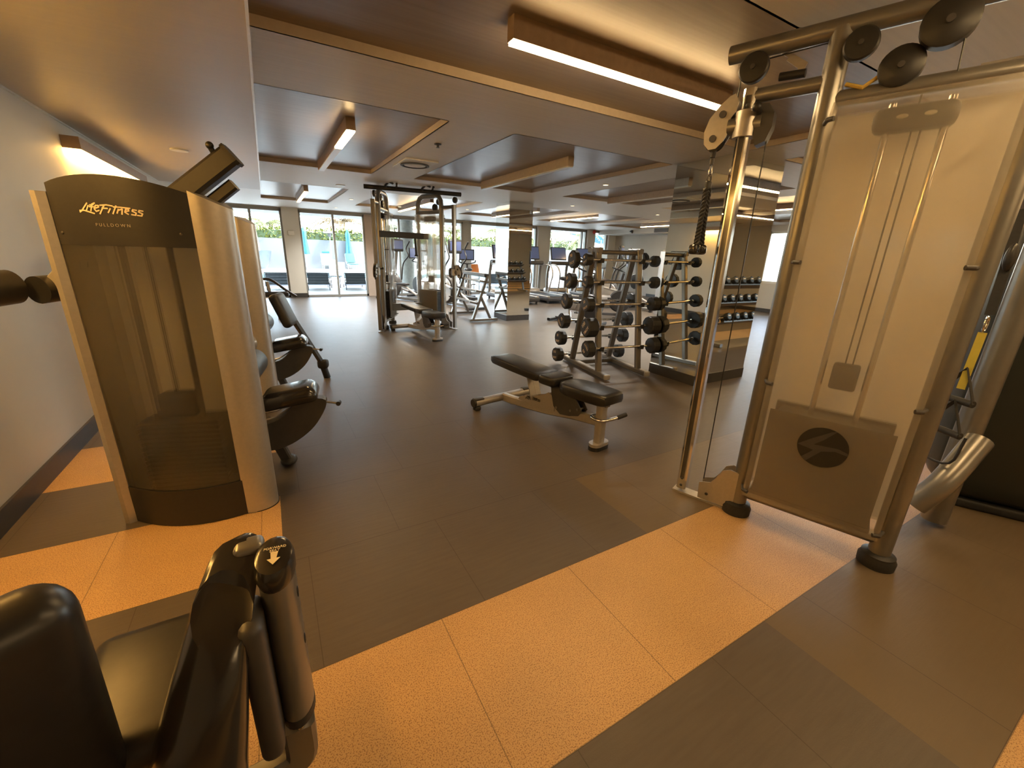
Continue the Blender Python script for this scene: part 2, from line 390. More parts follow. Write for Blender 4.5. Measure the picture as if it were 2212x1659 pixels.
# side windows in the right wall
nw += 1; f = MB()
for y in (2.9, 3.95, 5.0, 6.05, 7.1): f.box(XR+.02, XR+.1, y-.03, y+.03, .8, 2.2)
f.box(XR+.02, XR+.1, 2.9, 7.1, .8, .86).box(XR+.02, XR+.1, 2.9, 7.1, 2.14, 2.2)
r = struct(f.build('window_%d' % nw, white_wall, smooth=False))
for y in (2.9, 3.95, 5.0, 6.05): MB().box(XR+.05, XR+.057, y+.03, y+1.02, .86, 2.14).build('pane', glass_m, r, smooth=False)
# mirror-clad free-standing columns
def column(x0, x1, y0, y1):
    o = struct(MB().box(x0, x1, y0, y1, .1, ZC+.04).build('wall_column', dkgrey, smooth=False))
    struct(MB().box(x0-.012, x1+.012, y0-.012, y1+.012, 0, .115).build('baseboard_column', basebd, smooth=False))
    t = .006
    for b in ((x0-t, x0, y0, y1), (x1, x1+t, y0, y1), (x0-t, x1+t, y0-t, y0), (x0-t, x1+t, y1, y1+t)):
        MB().box(*b, .115, ZC-.001).build('mirror_panel', mirror_m, o, smooth=False)
    return o
column(4.04, 4.95, 2.86, 3.49)
column(4.29, 4.83, 7.70, 8.25)

# ---------------------------------------------------------------- lamps, vents, small fittings
def lamp(x0, y0, L_, axis, lab, mode=('lit',), zb=2.3, zt=ZR, wd=.075, pale=False):
    t = thing('linear_ceiling_lamp', lab, 'lamp', (x0, y0, zb), 0 if axis == 'x' else pi/2, 'linear box lamps on the ceiling')
    bm_ = lampbox_l if pale else lampbox
    MB().box(0, L_, -wd/2, wd/2, .012, zt-zb).build('lamp_box', bm_, t, smooth=False)
    n = len(mode)
    for i, k in enumerate(mode):
        a, b_ = L_*i/n, L_*(i+1)/n
        MB().box(a+(.004 if i == 0 else 0), b_-(.004 if i == n-1 else 0), -wd/2+.006, wd/2-.006, 0, .013).build('diffuser', {'lit': lit, 'un': unlit, 'dim': lit_dim}[k], t, smooth=False)
    return t
lamp(1.11, 2.03, 1.62, 'x', 'glowing warm linear lamp on the dark ceiling recess nearest the camera', wd=.06)
lamp(.745, 4.10, 2.22, 'y', 'linear lamp half glowing, in the ceiling recess left of the square air vent', ('lit', 'un', 'un'))
lamp(3.04, 4.10, 2.22, 'y', 'unlit pale box lamp right of the square ceiling vent, before the mirrored column', ('un',), pale=True)
lamp(5.63, 4.10, 2.24, 'y', 'unlit pale box lamp above the barbell rack side of the room', ('un',), pale=True)
lamp(8.42, 4.10, 2.22, 'y', 'warm linear lamp seen between the mirrored column and the big cable machine post')
lamp(.755, 8.80, 2.15, 'y', 'short box lamp with white underside by the window pillar, far left', ('dim',), pale=True)
lamp(3.08, 8.80, 2.5, 'y', 'warm glowing lamp seen behind the top of the far cable machine')
lamp(5.55, 8.60, 2.3, 'y', 'pale box lamp just right of the slim mirrored column near the windows', ('dim',), pale=True)
lamp(7.30, 8.60, 2.0, 'y', 'pale box lamp with glowing underside above the treadmills', ('lit',), pale=True)
lamp(10.4, 7.90, 2.2, 'y', 'box lamp at the far right end of the ceiling near the security camera', ('lit',), pale=True)
for (x, y, L_) in ((5.2, 2.03, 2.2), (1.4, .12, 2.4), (5.6, -.2, 2.2), (8.4, -.2, 2.2), (1.0, -2.4, 2.2), (5.6, -2.4, 2.2)):
    lamp(x, y, L_, 'x', 'warm linear ceiling lamp seen only reflected in the mirrored column', wd=.06)
def wall_lamp(y0, lab):
    t = thing('linear_wall_lamp', lab, 'lamp', (XL, y0, 2.03), pi/2)
    MB().box(0, 2.25, -.11, -.002, .012, .10).build('lamp_box', lampbox, t, smooth=False)
    MB().box(.01, 2.24, -.104, -.006, 0, .013).build('diffuser', mat('wall_lamp_diffuser', (.9, .7, .4), .5, emit=(1, .52, .12), es=12), t, smooth=False)
    return t
wall_lamp(4.85, 'long warm lamp on the left wall glowing down the wall behind the pulldown tower')
wall_lamp(.65, 'long warm lamp on the left wall beside the camera, out of the picture')
# square ceiling air diffuser
t = thing('ceiling_vent', 'square white ceiling air vent with round diffuser, left of centre', 'vent', (1.68, 5.38, ZC))
MB().box(-.19, .19, -.30, .30, -.012, 0).build('plate', mat('vent_white', (.78, .78, .74), .5), t, smooth=False)
MB().lathe([(.17, -.014), (.17, -.024), (.145, -.028), (.145, -.016)], n=32).build('ring', dkgrey, t)
MB().lathe([(.02, -.035), (.125, -.02), (.125, -.014), (.02, -.012)], n=32).build('cone', mat('vent_white', (.78, .78, .74)), t)
for (x, y, lab) in ((2.07, 8.6, 'small dark sprinkler head on the ceiling left of the far cable machine'), (1.57, 4.28, 'small dark sprinkler head on the ceiling above the square vent')):
    t = thing('sprinkler', lab, 'sprinkler', (x, y, ZC))
    MB().lathe([(.035, 0), (.035, -.008), (.012, -.012), (.012, -.03), (.02, -.034)], n=12).build('head', dkgrey, t)
for (x, y, z, lab) in ((1.2, 7.9, ZC, 'round white downlight on the pale ceiling before the far left windows'), (-.62, 5.6, ZB, 'small round downlight on the low ceiling above the pulldown tower')):
    t = thing('downlight', lab, 'light fitting', (x, y, z))
    MB().lathe([(.075, 0), (.075, -.01), (.06, -.012)], n=24).build('trim_ring', unlit, t)
dlab = ['round recessed downlight in the pale ceiling strip above the far cable machine', 'round recessed downlight in the ceiling beyond the slim mirrored column', 'round recessed downlight above the machines behind the barbell rack', 'round recessed downlight between the two unlit box lamps', 'round recessed downlight above the barbell rack', 'round recessed downlight near the window wall behind the far cable machine', 'round recessed downlight near the windows above the elliptical machines', 'round recessed downlight near the treadmill screens', 'round recessed downlight in the middle ceiling strip between far lamps', 'round recessed downlight above the accessory rack']
for (x, y), lb in zip(((2.9, 10.6), (5.6, 7.4), (8.1, 7.4), (4.35, 5.0), (6.8, 5.0), (1.7, 12.2), (4.35, 12.2), (6.8, 12.2), (1.7, 9.9), (4.35, 9.9)), dlab):  # assumed downlights, added to brighten the interior
    t = thing('downlight', lb, 'light fitting', (x, y, ZC), 0, 'recessed ceiling downlights')
    MB().lathe([(.045, 0), (.045, -.006), (.036, -.008)], n=20).build('trim_ring', unlit, t)
    MB().lathe([(.0, -.0085), (.034, -.0085)], n=16, cap=False).build('lens', lit_dim, t)
    l = bpy.data.lights.new('downlight_lamp', 'SPOT'); l.energy = 75; l.spot_size = R_(140); l.spot_blend = .8; l.shadow_soft_size = .16; l.color = (1, .96, .88)
    lo = bpy.data.objects.new('downlight_lamp', l); col.objects.link(lo); lo.location = (0, 0, -.05); lo.parent = t
t = thing('wall_thermostat', 'small white control box on the window pillar at left', 'thermostat', (.66, YW-.145, 1.72))
MB().rbox((0, -.012, 0), (.15, .024, .11), .006).build('case', mat('vent_white', (.78, .78, .74)), t)
t = thing('exit_lamp', 'small round red fitting above the far right door window', 'warning light', (11.18, YW-.15, 2.28))
MB().ell((0, -.03, 0), (.075, .04, .075)).build('dome', mat('red_plastic', (.55, .06, .04), .4), t)
t = thing('security_camera', 'small dark security camera under the white beam at far right', 'camera', (XR-.752, 11.6, 2.29))
MB().cyl((-.06, 0, 0), (.0, 0, .0), .03).build('mount', dkgrey, t)
MB().tube([(-.06, .05, -.02), (-.10, -.09, -.05)], .035).build('body', blackp, t)
t = thing('wall_vent', 'grey louvred air vent in the white beam at far right', 'vent', (XR-.752, 10.3, 2.28))
g = MB()
for i in range(6): g.box(-.008, -.002, -.28, .28, -.055+i*.02, -.045+i*.02)
MB().box(-.004, -.0005, -.3, .3, -.065, .065).build('backing', dkgrey, t, smooth=False); g.build('louvres', silver, t, smooth=False)
t = thing('floor_label', 'small white label box on the floor edge beside the second machine tower', 'label', (0.10, 9.3, 0))
MB().rbox((0, 0, .05), (.09, .05, .1), .008).build('box', unlit, t)

# ---------------------------------------------------------------- script wordmark, as strokes in a 0..1.55 x 0..0.27 box
WORD = [[(.24, .24), (.06, .04), (.0, .0)], [(.0, .04), (.12, .05), (.38, -.02)], [(.26, .18), (.18, .04)], [(.30, .19), (.40, .21)], [(.44, .25), (.37, .22), (.30, .04)], [(.28, .15), (.40, .15)],
        [(.43, .12), (.52, .15), (.52, .19), (.45, .19), (.40, .10), (.44, .04), (.52, .07)],
        [(.66, .20), (.52, -.02)], [(.56, .20), (.72, .22), (.86, .20)], [(.60, .13), (.73, .13)], [(.80, .13), (.73, .02)], [(.95, .21), (.84, .0)], [(.88, .18), (1.05, .18), (1.26, .17)],
        [(.99, .13), (.94, .02)], [(.98, .10), (1.08, .14), (1.05, .0)], [(1.13, .08), (1.22, .10), (1.22, .15), (1.16, .14), (1.13, .06), (1.2, .01)],
        [(1.40, .13), (1.32, .14), (1.30, .10), (1.38, .06), (1.36, .0), (1.27, .01)], [(1.54, .12), (1.46, .13), (1.44, .09), (1.52, .05), (1.49, -.01), (1.40, .0)]]
def wordmark(parent, M, width, mt, name='logo'):
    "script lettering; M maps local xz plane, readable from -y"
    k = width/1.55; mb = MB()
    for s_ in WORD: mb.stroke([(x*k, z*k) for x, z in s_], .03*k*1.15, M, 0, -.0012)
    return mb.build(name, mt, parent, smooth=False)

# ---------------------------------------------------------------- cable column towers
def pulley(M, x, z, r, y0, y1, parent, name='pulley_cover', mt=blackp):
    T = M @ Mx.Translation((x, 0, z)) @ Mx.Rotation(pi/2, 4, 'X')
    a, b = -y1, -y0
    o = MB(T).lathe([(r*.12, a-.004), (r*.9, a), (r, a+.006), (r, b-.006), (r*.9, b), (r*.12, b+.004)], n=28).build(name, mt, parent)
    MB(T).lathe([(r*.16, a-.012), (r*.16, b+.012)], n=12).build('axle', dkgrey, o)
    return o
def cable_tower(root, M, carr_z=1.98, near=False):
    # guide column the pulley carriage slides on
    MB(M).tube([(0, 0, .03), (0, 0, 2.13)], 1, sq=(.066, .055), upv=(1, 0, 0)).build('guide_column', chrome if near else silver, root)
    MB(M).box(-.012, .012, -.033, -.0270, .1, 2.1).build('hole_strip', dkgrey, root, smooth=False)
    # posts with rounded top
    if near:
        for x in (.307, .925): MB(M).tube([(x, 0, .03), (x, 0, 2.285)], .043, 20).build('post', silver, root)
    else:
      MB(M).tube([(.307, 0, .03), (.307, 0, 2.12), (.318, 0, 2.21), (.36, 0, 2.27), (.43, 0, 2.295)], .041, 20, upv=(0, 1, 0)).build('post', silver, root)
      MB(M).tube([(.925, 0, .03), (.925, 0, 2.08), (.912, 0, 2.19), (.86, 0, 2.265), (.78, 0, 2.295), (.43, 0, 2.295)], .043, 20, upv=(0, 1, 0)).build('post', silver, root)
    for x in (.307, .925):
        MB(M).lathe([(.072, 0), (.074, .035), (.066, .05), (.066, .06), (.05, .07)], Mx.Translation((x, 0, 0)), 28).build('foot_pad', rub, root)
    MB(M).tube([(.0, 0, 2.10), (.307, 0, 2.10)], .03, 14).tube([(.307, 0, 2.03), (.925, 0, 2.03)], .032, 14).build('upper_rail', silver, root)
    MB(M).tube([(.307, 0, .135), (.925, 0, .135)], .032, 14).build('lower_rail', silver, root)
    # curved foot bracket and flat base plate
    poly = [(.105, .02), (.30, .02), (.30, .245), (.25, .255), (.21, .235), (.185, .18), (.16, .14), (.10, .12)]
    br = MB(M).prism(poly, -.040, -.034).prism(poly, .034, .040).build('foot_bracket', silver_pale, root, smooth=False)
    MB(M).box(-.045, .30, -.035, .035, .0, .012).build('base_plate', silver_pale, root, smooth=False)
    for (x, z) in ((.0, .055), (.0, .10), (.15, .06), (-.0, 2.06)): MB(M).ell((x, -.04 if x else -.031, z), (.009, .007, .009), n=10, m_=6).build('bolt', dkgrey, root)
    # frosted panel on stand-off clips, front and back
    pn = [(.335, .17), (.895, .17), (.895, 1.99), (.345, 1.99), (.335, 1.9)]
    MB(M).prism(pn, -.112, -.106).build('frosted_panel', frost_white, root, smooth=False)
    MB(M).prism(pn, .106, .112).build('frosted_panel', frost_back if near else frost_white, root, smooth=False)
    for z in (.20, .80, 1.37, 1.93):
        for x, s_ in ((.335, 1), (.895, -1)):
            MB(M).tube([(x-.012*s_, -.06, z), (x+.002*s_, -.112, z), (x+.024*s_, -.121, z)], .0095, 10).build('panel_clip', dkgrey, root)
    # weight stack, guide rods, top plate, moving block
    st = MB(M)
    for i in range(17): st.box(.40, .83, -.075, .075, .215+i*.0262, .215+i*.0262+.0235)
    st.build('weight_stack', iron, root, smooth=False)
    lid = MB(M).box(.36, .86, -.098, .098, .19, .208).box(.372, .85, -.094, -.090, .20, .672).box(.372, .85, .090, .094, .20, .672)
    lid.build('stack_cover', mat('stack_cover_brown', (.035, .028, .022), .6), root, smooth=False)
    for x in (.53, .70): MB(M).cyl((x, 0, .2), (x, 0, 1.98), .0125, 12).build('guide_rod', chrome, root)
    MB(M).rbox((.617, 0, .87), (.10, .07, .12), .012).build('lifting_block', iron, root)
    MB(M).cyl((.608, 0, .9), (.608, 0, 2.03), .0035, 6).build('cable', blackp, root); MB(M).cyl((.635, 0, .9), (.635, 0, 1.9), .0035, 6).build('cable', blackp, root)
    hd = MB(M).rbox((.605, 0, 1.92), (.25, .10, .09), .03).build('top_pulley_block', iron, root)
    if near:
        MB(M).ell((.57, -.053, 1.92), (.018, .003, .008), n=12).build('slot', greyprint, hd); MB(M).ell((.65, -.053, 1.92), (.018, .003, .008), n=12).build('slot', greyprint, hd)
    # printed round emblem on the lower panel
    T = M @ Mx.Translation((.612, -.113, .545))
    em = MB(T).prism([(.098*cos(a*pi/24), .098*sin(a*pi/24)) for a in range(48)], -.0008, 0).build('emblem', darkprint, root, smooth=False)
    MB(T).prism([(-.095, -.01), (-.05, .03), (.02, .085), (.04, .092), (.0, .04), (-.035, .005), (.06, .012), (.097, .0), (.097, -.012), (.05, -.004), (.0, -.02), (-.05, -.085), (-.07, -.07), (-.03, -.022), (-.05, -.018)], -.0018, -.001).build('emblem_mark', dkgrey, em, smooth=False)
    # carriage with swivel pulley
    C = M @ Mx.Translation((0, 0, carr_z))
    ca = MB(C).tube([(0, 0, -.055), (0, 0, .055)], .052, 22).build('carriage', silver_pale, root)
    MB(C).tube([(-.075, 0, 0), (.07, 0, 0)], .038, 20).build('carriage_sleeve', silver, ca)
    MB(C).cyl((.055, -.02, .035), (.055, -.075, .045), .011).ell((.055, -.085, .047), (.02, .016, .02)).build('pull_pin', blackp, ca)
    MB(C).prism([(.05, .075), (.09, .07), (.118, .03), (.118, -.03), (.10, -.085), (.06, -.10), (.045, -.05)], -.03, .03).build('rear_guard', dkgrey, ca)
    P = MB(C)
    kid = [(-.062, .135), (-.085, .128), (-.125, .095), (-.165, .045), (-.182, -.01), (-.175, -.065), (-.150, -.092), (-.115, -.09), (-.085, -.06), (-.072, -.035), (-.078, .0), (-.066, .035), (-.048, .06), (-.042, .10)]
    pl = MB(C).prism(kid, -.024, -.019).prism(kid, .019, .024).build('pulley_plate', silver_pale, root, smooth=False)
    for (x, z) in ((-.105, .055), (-.135, -.045)): MB(C).lathe([(.016, -.032), (.016, .032)], Mx.Translation((x, 0, z)) @ Mx.Rotation(pi/2, 4, 'X'), 12).build('bolt', dkgrey, pl)
    MB(C @ Mx.Translation((-.105, 0, .05)) @ Mx.Rotation(pi/2, 4, 'X')).lathe([(.045, -.014), (.05, -.012), (.044, 0), (.05, .012), (.045, .014)], n=24).build('pulley_wheel', blackp, pl)
    MB(C @ Mx.Translation((-.13, 0, -.055)) @ Mx.Rotation(pi/2, 4, 'X')).lathe([(.040, -.014), (.045, -.012), (.038, 0), (.045, .012), (.040, .014)], n=24).build('pulley_wheel', blackp, pl)
    MB(M).tube([(-.055, 0, 2.24), (-.06, 0, carr_z+.08)], .003, 6).build('cable', blackp, root)
    MB(M).tube([(.10, 0, carr_z), (.112, 0, .13)], .003, 6).build('cable', blackp, root)
    MB(C).tube([(-.128, 0, -.085), (-.13, 0, -.125)], .013, 10).build('cable_stop', rub, root)

near = thing('cable_machine', 'large silver cable machine with frosted panel filling the right side of the picture', 'gym machine')
MN = frm((2.06, 1.41, 0), (.333, -.943, 0))
cable_tower(near, MN, 1.985, True)
MB(MN).tube([(-.12, 0, 2.288), (2.6, 0, 2.288)], .038, 20, caps=False).build('top_beam', silver, near)
MB(MN).tube([(-.12, 0, 2.288), (-.108, 0, 2.288)], .0375, 20).build('beam_cap', silver_pale, near)
MB(MN).tube([(2.0, .0, 2.07), (.75, .06, 2.06)], .026, 14).build('brace', silver_pale, near)
for x, z, r, y0, y1 in ((.0, 2.205, .062, -.05, -.015), (.385, 2.195, .058, -.075, -.042), (.525, 2.10, .070, -.045, .0), (.63, 2.205, .080, -.075, -.02)): pulley(MN, x, z, r, y0, y1, near)
MB(MN).tube([(.02, .0, 2.24), (.39, .0, 2.25)], .003, 6).build('cable', blackp, near)
MB(MN).tube([(.68, -.04, 2.19), (.69, -.03, 2.05)], .003, 6).build('cable', blackp, near)
MB(MN).prism([(.08, 2.262), (.12, 2.235), (.115, 2.225), (.165, 2.185), (.168, 2.17), (.19, 2.175), (.20, 2.20), (.13, 2.25)], .02, .028).build('hook_bracket', silver_pale, near)
MB(MN).tube([(.10, .02, 2.165), (.20, .02, 2.16)], .017, 12).build('rubber_grip', rub, near)
MB(MN).tube([(.36, -.02, 2.075), (.42, -.03, 2.05), (.46, -.02, 2.08)], .008, 8).build('yellow_bracket', mat('ochre_paint', (.55, .38, .08), .45), near)
# handle hooks on the frame top seen behind the post
# second tower post standing opposite
MB(Mx.Translation((3.06, .53, 0))).tube([(0, 0, .03), (0, 0, 2.288)], .055, 22).build('opposite_post', silver, near)
MB(Mx.Translation((3.06, .53, 0))).tube([(0, 0, .17), (-.12, .03, .17)], .03, 14).build('stub_rail', chrome, near)
MB().tube([(2.99, .47, .55), (2.80, .50, .35), (2.74, .56, .20)], .055, 16, sm=4).build('curved_brace', silver, near)

# braided rope attachment on the raised pulley
rp = thing('rope_attachment', 'black braided rope with rubber stopper hanging from the raised pulley', 'rope attachment', tuple(MN @ V((-.13, 0, 1.857))))
MB().tube([(0, 0, 0), (0, 0, -.03)], .010, 10).build('swivel', dkgrey, rp)
def link(M, w_, h_, r, name, parent, mt=chrome):
    return MB(M).tube([(w_*cos(a*pi/10), 0, h_*sin(a*pi/10)) for a in range(21)], r, 8, caps=False, upv=(0, 1, 0)).build(name, mt, parent)
link(Mx.Translation((0, 0, -.055)), .011, .026, .003, 'carabiner', rp)
link(Mx.Translation((0, 0, -.095)), .014, .022, .0035, 'ring', rp, dkgrey)
MB().rbox((0, 0, -.125), (.034, .022, .045), .008).build('ferrule', blackp, rp)
for s_ in (-1, 1):
    rm = MB()
    for ph in (0, 2.09, 4.19):
        pts = []
        for i in range(73):
            t_ = i/72; z = -.14-.28*t_; sep = .010+.012*t_**2
            pts.append((s_*sep+.0075*cos(i*.42*s_+ph), .0075*sin(i*.42*s_+ph), z))
        rm.tube(pts, .0078, 8)
    rm.build('rope_strand', rub, rp)
    MB().rbox((s_*.026-.004, 0, -.437), (.055, .052, .052), .017, 4, top=(.95, .95)).build('rubber_stopper', blackg, rp)

# far cable machine: two angled towers joined by a pull-up beam
far = thing('cable_machine', 'twin-tower cable machine with pull-up bar standing mid-room before the windows', 'gym machine')
MRr = frm((2.88, 7.13, 0), (-.36, .85, 0)); MLl = frm((1.572, 7.297, 0), (.40, .80, 0))
cable_tower(far, MRr, 1.02); cable_tower(far, MLl, 1.02)
MB().tube([(1.45, 7.30, 2.30), (3.0, 7.10, 2.30)], .034, 16).build('pull_up_beam', blackp, far)
for x0 in (1.85, 2.42):
    for s_ in (-1, 1):
        y_ = 7.30-(x0-1.45)*.129
        MB().tube([(x0+s_*.06, y_, 2.30), (x0+s_*.09, y_-.05, 2.33), (x0+s_*.06+.0, y_-.16, 2.375), (x0+s_*.03, y_-.27, 2.37-.03)], .016, 10).build('grip_handle', rub, far)
MB().tube([(1.70, 7.5, 1.62), (2.10, 7.62, 1.62), (2.62, 7.75, 1.62)], 1, sq=(.05, .10)).build('name_beam', dkgrey, far)
MB().tube([(1.85, 7.75, .36), (2.6, 7.85, .36)], 1, sq=(.05, .13)).build('lower_beam', silver, far)
MB().tube([(2.35, 7.67, 1.58), (2.36, 7.66, 1.30)], .018, 10).lathe([(.035, 0), (.03, .02), (.02, .03)], Mx.Translation((2.36, 7.66, 1.27)), 14).build('hanging_grip', rub, far)
for M_, n in ((MRr, 0), (MLl, 1)):
    for x, z, r in ((-.0, 2.21, .05), (.40, 2.20, .055), (.50, 2.11, .06)): pulley(M_, x, z, r, -.05, -.012, far)

# ---------------------------------------------------------------- selectorized machines (left row)
def bow(x): return -.10*(1-((x-.30)/.30)**2) if 0 <= x <= .6 else 0.
def top(x): return 1.555+.055*(1-((x-.24)/.30)**2)
def sheet(mb, x0, x1, z0, z1f, off=0., th=.008, n=14):
    "bowed sheet following the front of the tower"
    vs, fs = [], []
    for i in range(n+1):
        x = x0+(x1-x0)*i/n; z1 = z1f(x) if callable(z1f) else z1f; y = bow(x)+off
        vs += [(x, y, z0), (x, y, z1), (x, y+th, z1), (x, y+th, z0)]
    for i in range(n):
        a = i*4
        for k in range(4): fs.append((a+k, a+(k+1) % 4, a+4+(k+1) % 4, a+4+k))
    fs += [(3, 2, 1, 0), (n*4, n*4+1, n*4+2, n*4+3)]
    return mb.add(vs, fs)
def shroud_tower(root, word, dark=blackp):
    pl = [(-.045, .0), (-.042, -.015), (-.02, -.022), (.004, -.004), (.012, .03), (.012, .26), (-.03, .27), (-.045, .25)]
    MB().plan(pl, 0, 1.545).build('side_post', silver_pale, root)
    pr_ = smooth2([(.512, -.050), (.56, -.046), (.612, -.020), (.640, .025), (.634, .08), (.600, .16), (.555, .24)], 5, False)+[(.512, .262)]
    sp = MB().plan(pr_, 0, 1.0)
    o = sp.build('side_post', silver_pale, root)
    me = o.data
    for v in me.vertices:
        if v.co.z > .5: v.co.z = 1.575-(v.co.x-.512)*.45
    me.update()
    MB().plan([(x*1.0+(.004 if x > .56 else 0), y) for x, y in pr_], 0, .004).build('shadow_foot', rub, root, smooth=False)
    h = sheet(MB(), .008, .514, 1.345, top).build('header_panel', dark, root)
    vs = MB(); n = 14
    for i in range(n+1):
        x = .008+.506*i/n; vs.v += [V((x, bow(x), top(x))), V((x, .26, top(x)-.01))]
        if i: vs.f.append((i*2-2, i*2-1, i*2+1, i*2))
    vs.build('top_cover', dark, root)
    sheet(MB(), .008, .514, .20, 1.345, .003, .005).build('smoked_panel', frost_smoke, root)
    MB().box(.01, .52, .262, .268, .0, 1.5).build('back_panel', frost_back, root, smooth=False)
    sheet(MB(), .004, .518, 0.004, .20, -.004, .014).build('kick_panel', blackp, root)
    st = MB()
    for i in range(18): st.rbox((.275, .06, .10+i*.0245), (.34, .15, .0215), .004, 1)
    st.build('weight_stack', iron, root, smooth=False)
    for x in (.18, .36): MB().cyl((x, .06, .05), (x, .06, 1.45), .013, 12).build('guide_rod', dkgrey, root)
    MB().rbox((.27, .06, .60), (.16, .10, .13), .03).build('lifting_block', iron, root)
    MB().cyl((.27, .06, .6), (.27, .06, 1.5), .006, 8).build('cable', blackp, root)
    if word:
        T = Mx.Translation((.075, bow(.2)-.012, 1.480)) @ Mx.Rotation(-.06, 4, 'Z') @ Mx.Rotation(-.05, 4, 'Y')
        T = Mx.Translation((.140, -.05, 1.470)) @ Mx.Rotation(.02, 4, 'Y')
        a = wordmark(h, T, .225, cream); b = text('title', 'P U L L D O W N', .0165, greyprint, h, upright(.250, -.05, 1.424))
        for o_ in (a, b):
            for v in o_.data.vertices: v.co.y += .05+bow(v.co.x)-.0004
    for x, z in ((.47, 1.40), (.035, 1.39)): MB().ell((x, bow(x)-.002, z), (.006, .003, .006), n=10, m_=6).build('screw', dkgrey, h)
def seat_unit(root, ang=0.):
    S = Mx.Translation((.79, .40, 0)) @ Mx.Rotation(ang, 4, 'Z')
    MB(S).rbox((-.02, .0, .525), (.33, .26, .10), .048, 6, Mx.Rotation(-.16, 4, 'Y'), top=(.86, .9)).build('seat_pad', blackg, root)
    poly = [(-.36, .17), (-.20, .18), (-.08, .23), (.03, .33), (.09, .47), (-.06, .49), (-.12, .42), (-.20, .36), (-.36, .33)]
    poly = smooth2(poly[:6], 5, False)+smooth2(poly[6:], 4, False)
    MB(S).prism(poly, -.035, .035).build('curved_support', dkgrey, root)
    MB(S).tube([(-.36, .0, .335), (-.20, 0, .375), (-.10, 0, .44)], .006, 8).build('trim_line', silver_pale, root)
    lv = MB(S).tube([(.08, -.02, .455), (.16, -.05, .45)], .006, 8).build('seat_lever', silver, root)
    MB(S).tube([(.16, -.07, .452), (.165, -.03, .45)], .014, 10).build('lever_knob', blackp, lv)
    MB(S).tube([(-.30, -.16, .70), (-.30, .12, .70)], .082, 26).build('roller_pad', blackp, root)
    MB(S).tube([(-.37, -.05, .82), (-.30, .1, .82)], .055, 20).build('roller_pad', silver_pale, root)
    MB(S).tube([(-.32, 0, .78), (-.36, .02, .35)], 1, sq=(.05, .07)).build('roller_post', silver, root)
    MB(S).tube([(-.27, .05, .35), (-.19, .10, .05)], 1, sq=(.05, .06)).build('leg', dkgrey, root)
    MB(S).ell((-.18, .11, .03), (.05, .07, .03)).build('foot', rub, root)
RZ1 = math.atan2(-.17, .64)
pd = thing('pulldown_machine', 'tall silver and dark pulldown machine tower with printed header, large at left', 'gym machine', (-.74, 2.50, 0), RZ1)
shroud_tower(pd, True); seat_unit(pd, .10)
MB().tube([(.40, .10, 1.545), (.655, .10, 1.745)], 1, sq=(.075, .09)).build('pulley_arm', blackp, pd)
MB().tube([(.650, .10, 1.741), (.662, .10, 1.751)], 1, sq=(.083, .098)).build('arm_cap', rub, pd)
MB().tube([(.50, .13, 1.52), (.64, .13, 1.63)], 1, sq=(.05, .05)).build('lower_arm', blackp, pd)
MB().tube([(.60, .10, 1.72), (.585, .08, 1.765)], .012, 10).ell((.583, .077, 1.775), (.016, .016, .016)).build('pull_knob', blackp, pd)
# thigh rollers sticking out on the wall side
MB().tube([(-.04, .12, 1.25), (-.14, .16, 1.17)], 1, sq=(.05, .09)).build('roller_arm', silver_pale, pd)
MB().tube([(-.055, .10, 1.265), (-.02, .14, 1.25)], .045, 18).build('pivot', dkgrey, pd)
MB().tube([(-.315, -.05, 1.15), (-.275, .10, 1.16)], .072, 28).build('roller_pad', blackp, pd)
MB().tube([(-.20, .12, 1.145), (-.17, .22, 1.15)], .060, 24).build('roller_pad', blackp, pd)
MB().tube([(-.22, .2, 1.15), (-.06, .22, 1.16)], .016, 10).build('roller_axle', chrome, pd)

m2 = thing('selectorized_machine', 'second silver machine tower standing right behind the pulldown tower', 'gym machine', (-.68, 4.07, 0), RZ1)
shroud_tower(m2, False, mat('blue_grey_plastic', (.05, .07, .12), .4)); seat_unit(m2, .12)  # header's blue is lens flare put into the plastic's colour
MB().rbox((.70, .30, .83), (.08, .26, .30), .035, 4, Mx.Translation((.70, .3, .83)) @ Mx.Rotation(-.35, 4, 'Y') @ Mx.Translation((-.70, -.3, -.83))).build('back_pad', blackp, m2)
MB().tube([(.70, .60, .70), (.84, .90, .22)], 1, sq=(.045, .05)).build('inclined_post', dkgrey, m2)
MB().rbox((.86, .93, .17), (.11, .10, .10), .03).build('joint_cover', blackp, m2)
MB().tube([(.86, .95, .12), (.88, .98, 0.0)], .035, 14).build('foot', rub, m2)

ab = thing('abdominal_bench', 'low dark padded bench with curved arm by the first window at far left', 'exercise bench', (-.15, 9.6, 0), 0)
MB().rbox((.05, 0, .46), (.80, .30, .10), .04, 3).build('pad', black, ab)
MB().tube([(-.05, .0, .72), (.15, 0, .74), (.42, 0, .52), (.58, .0, .40)], 1, sq=(.06, .05), sm=4).build('curved_arm', blackp, ab)
MB().rbox((-.15, 0, .66), (.30, .26, .10), .04).build('chest_pad', black, ab)
MB().tube([(.12, 0, .50), (.10, 0, .70)], .03, 12).build('arm_post', silver_pale, ab)
for x in (-.3, .3): MB().bar((x, 0, .03), (x, 0, .42), .06, .06).build('leg', silver, ab)
for x in (-.3, .3): MB().bar((x, -.25, .03), (x, .25, .03), .06, .06).build('foot_bar', silver, ab)

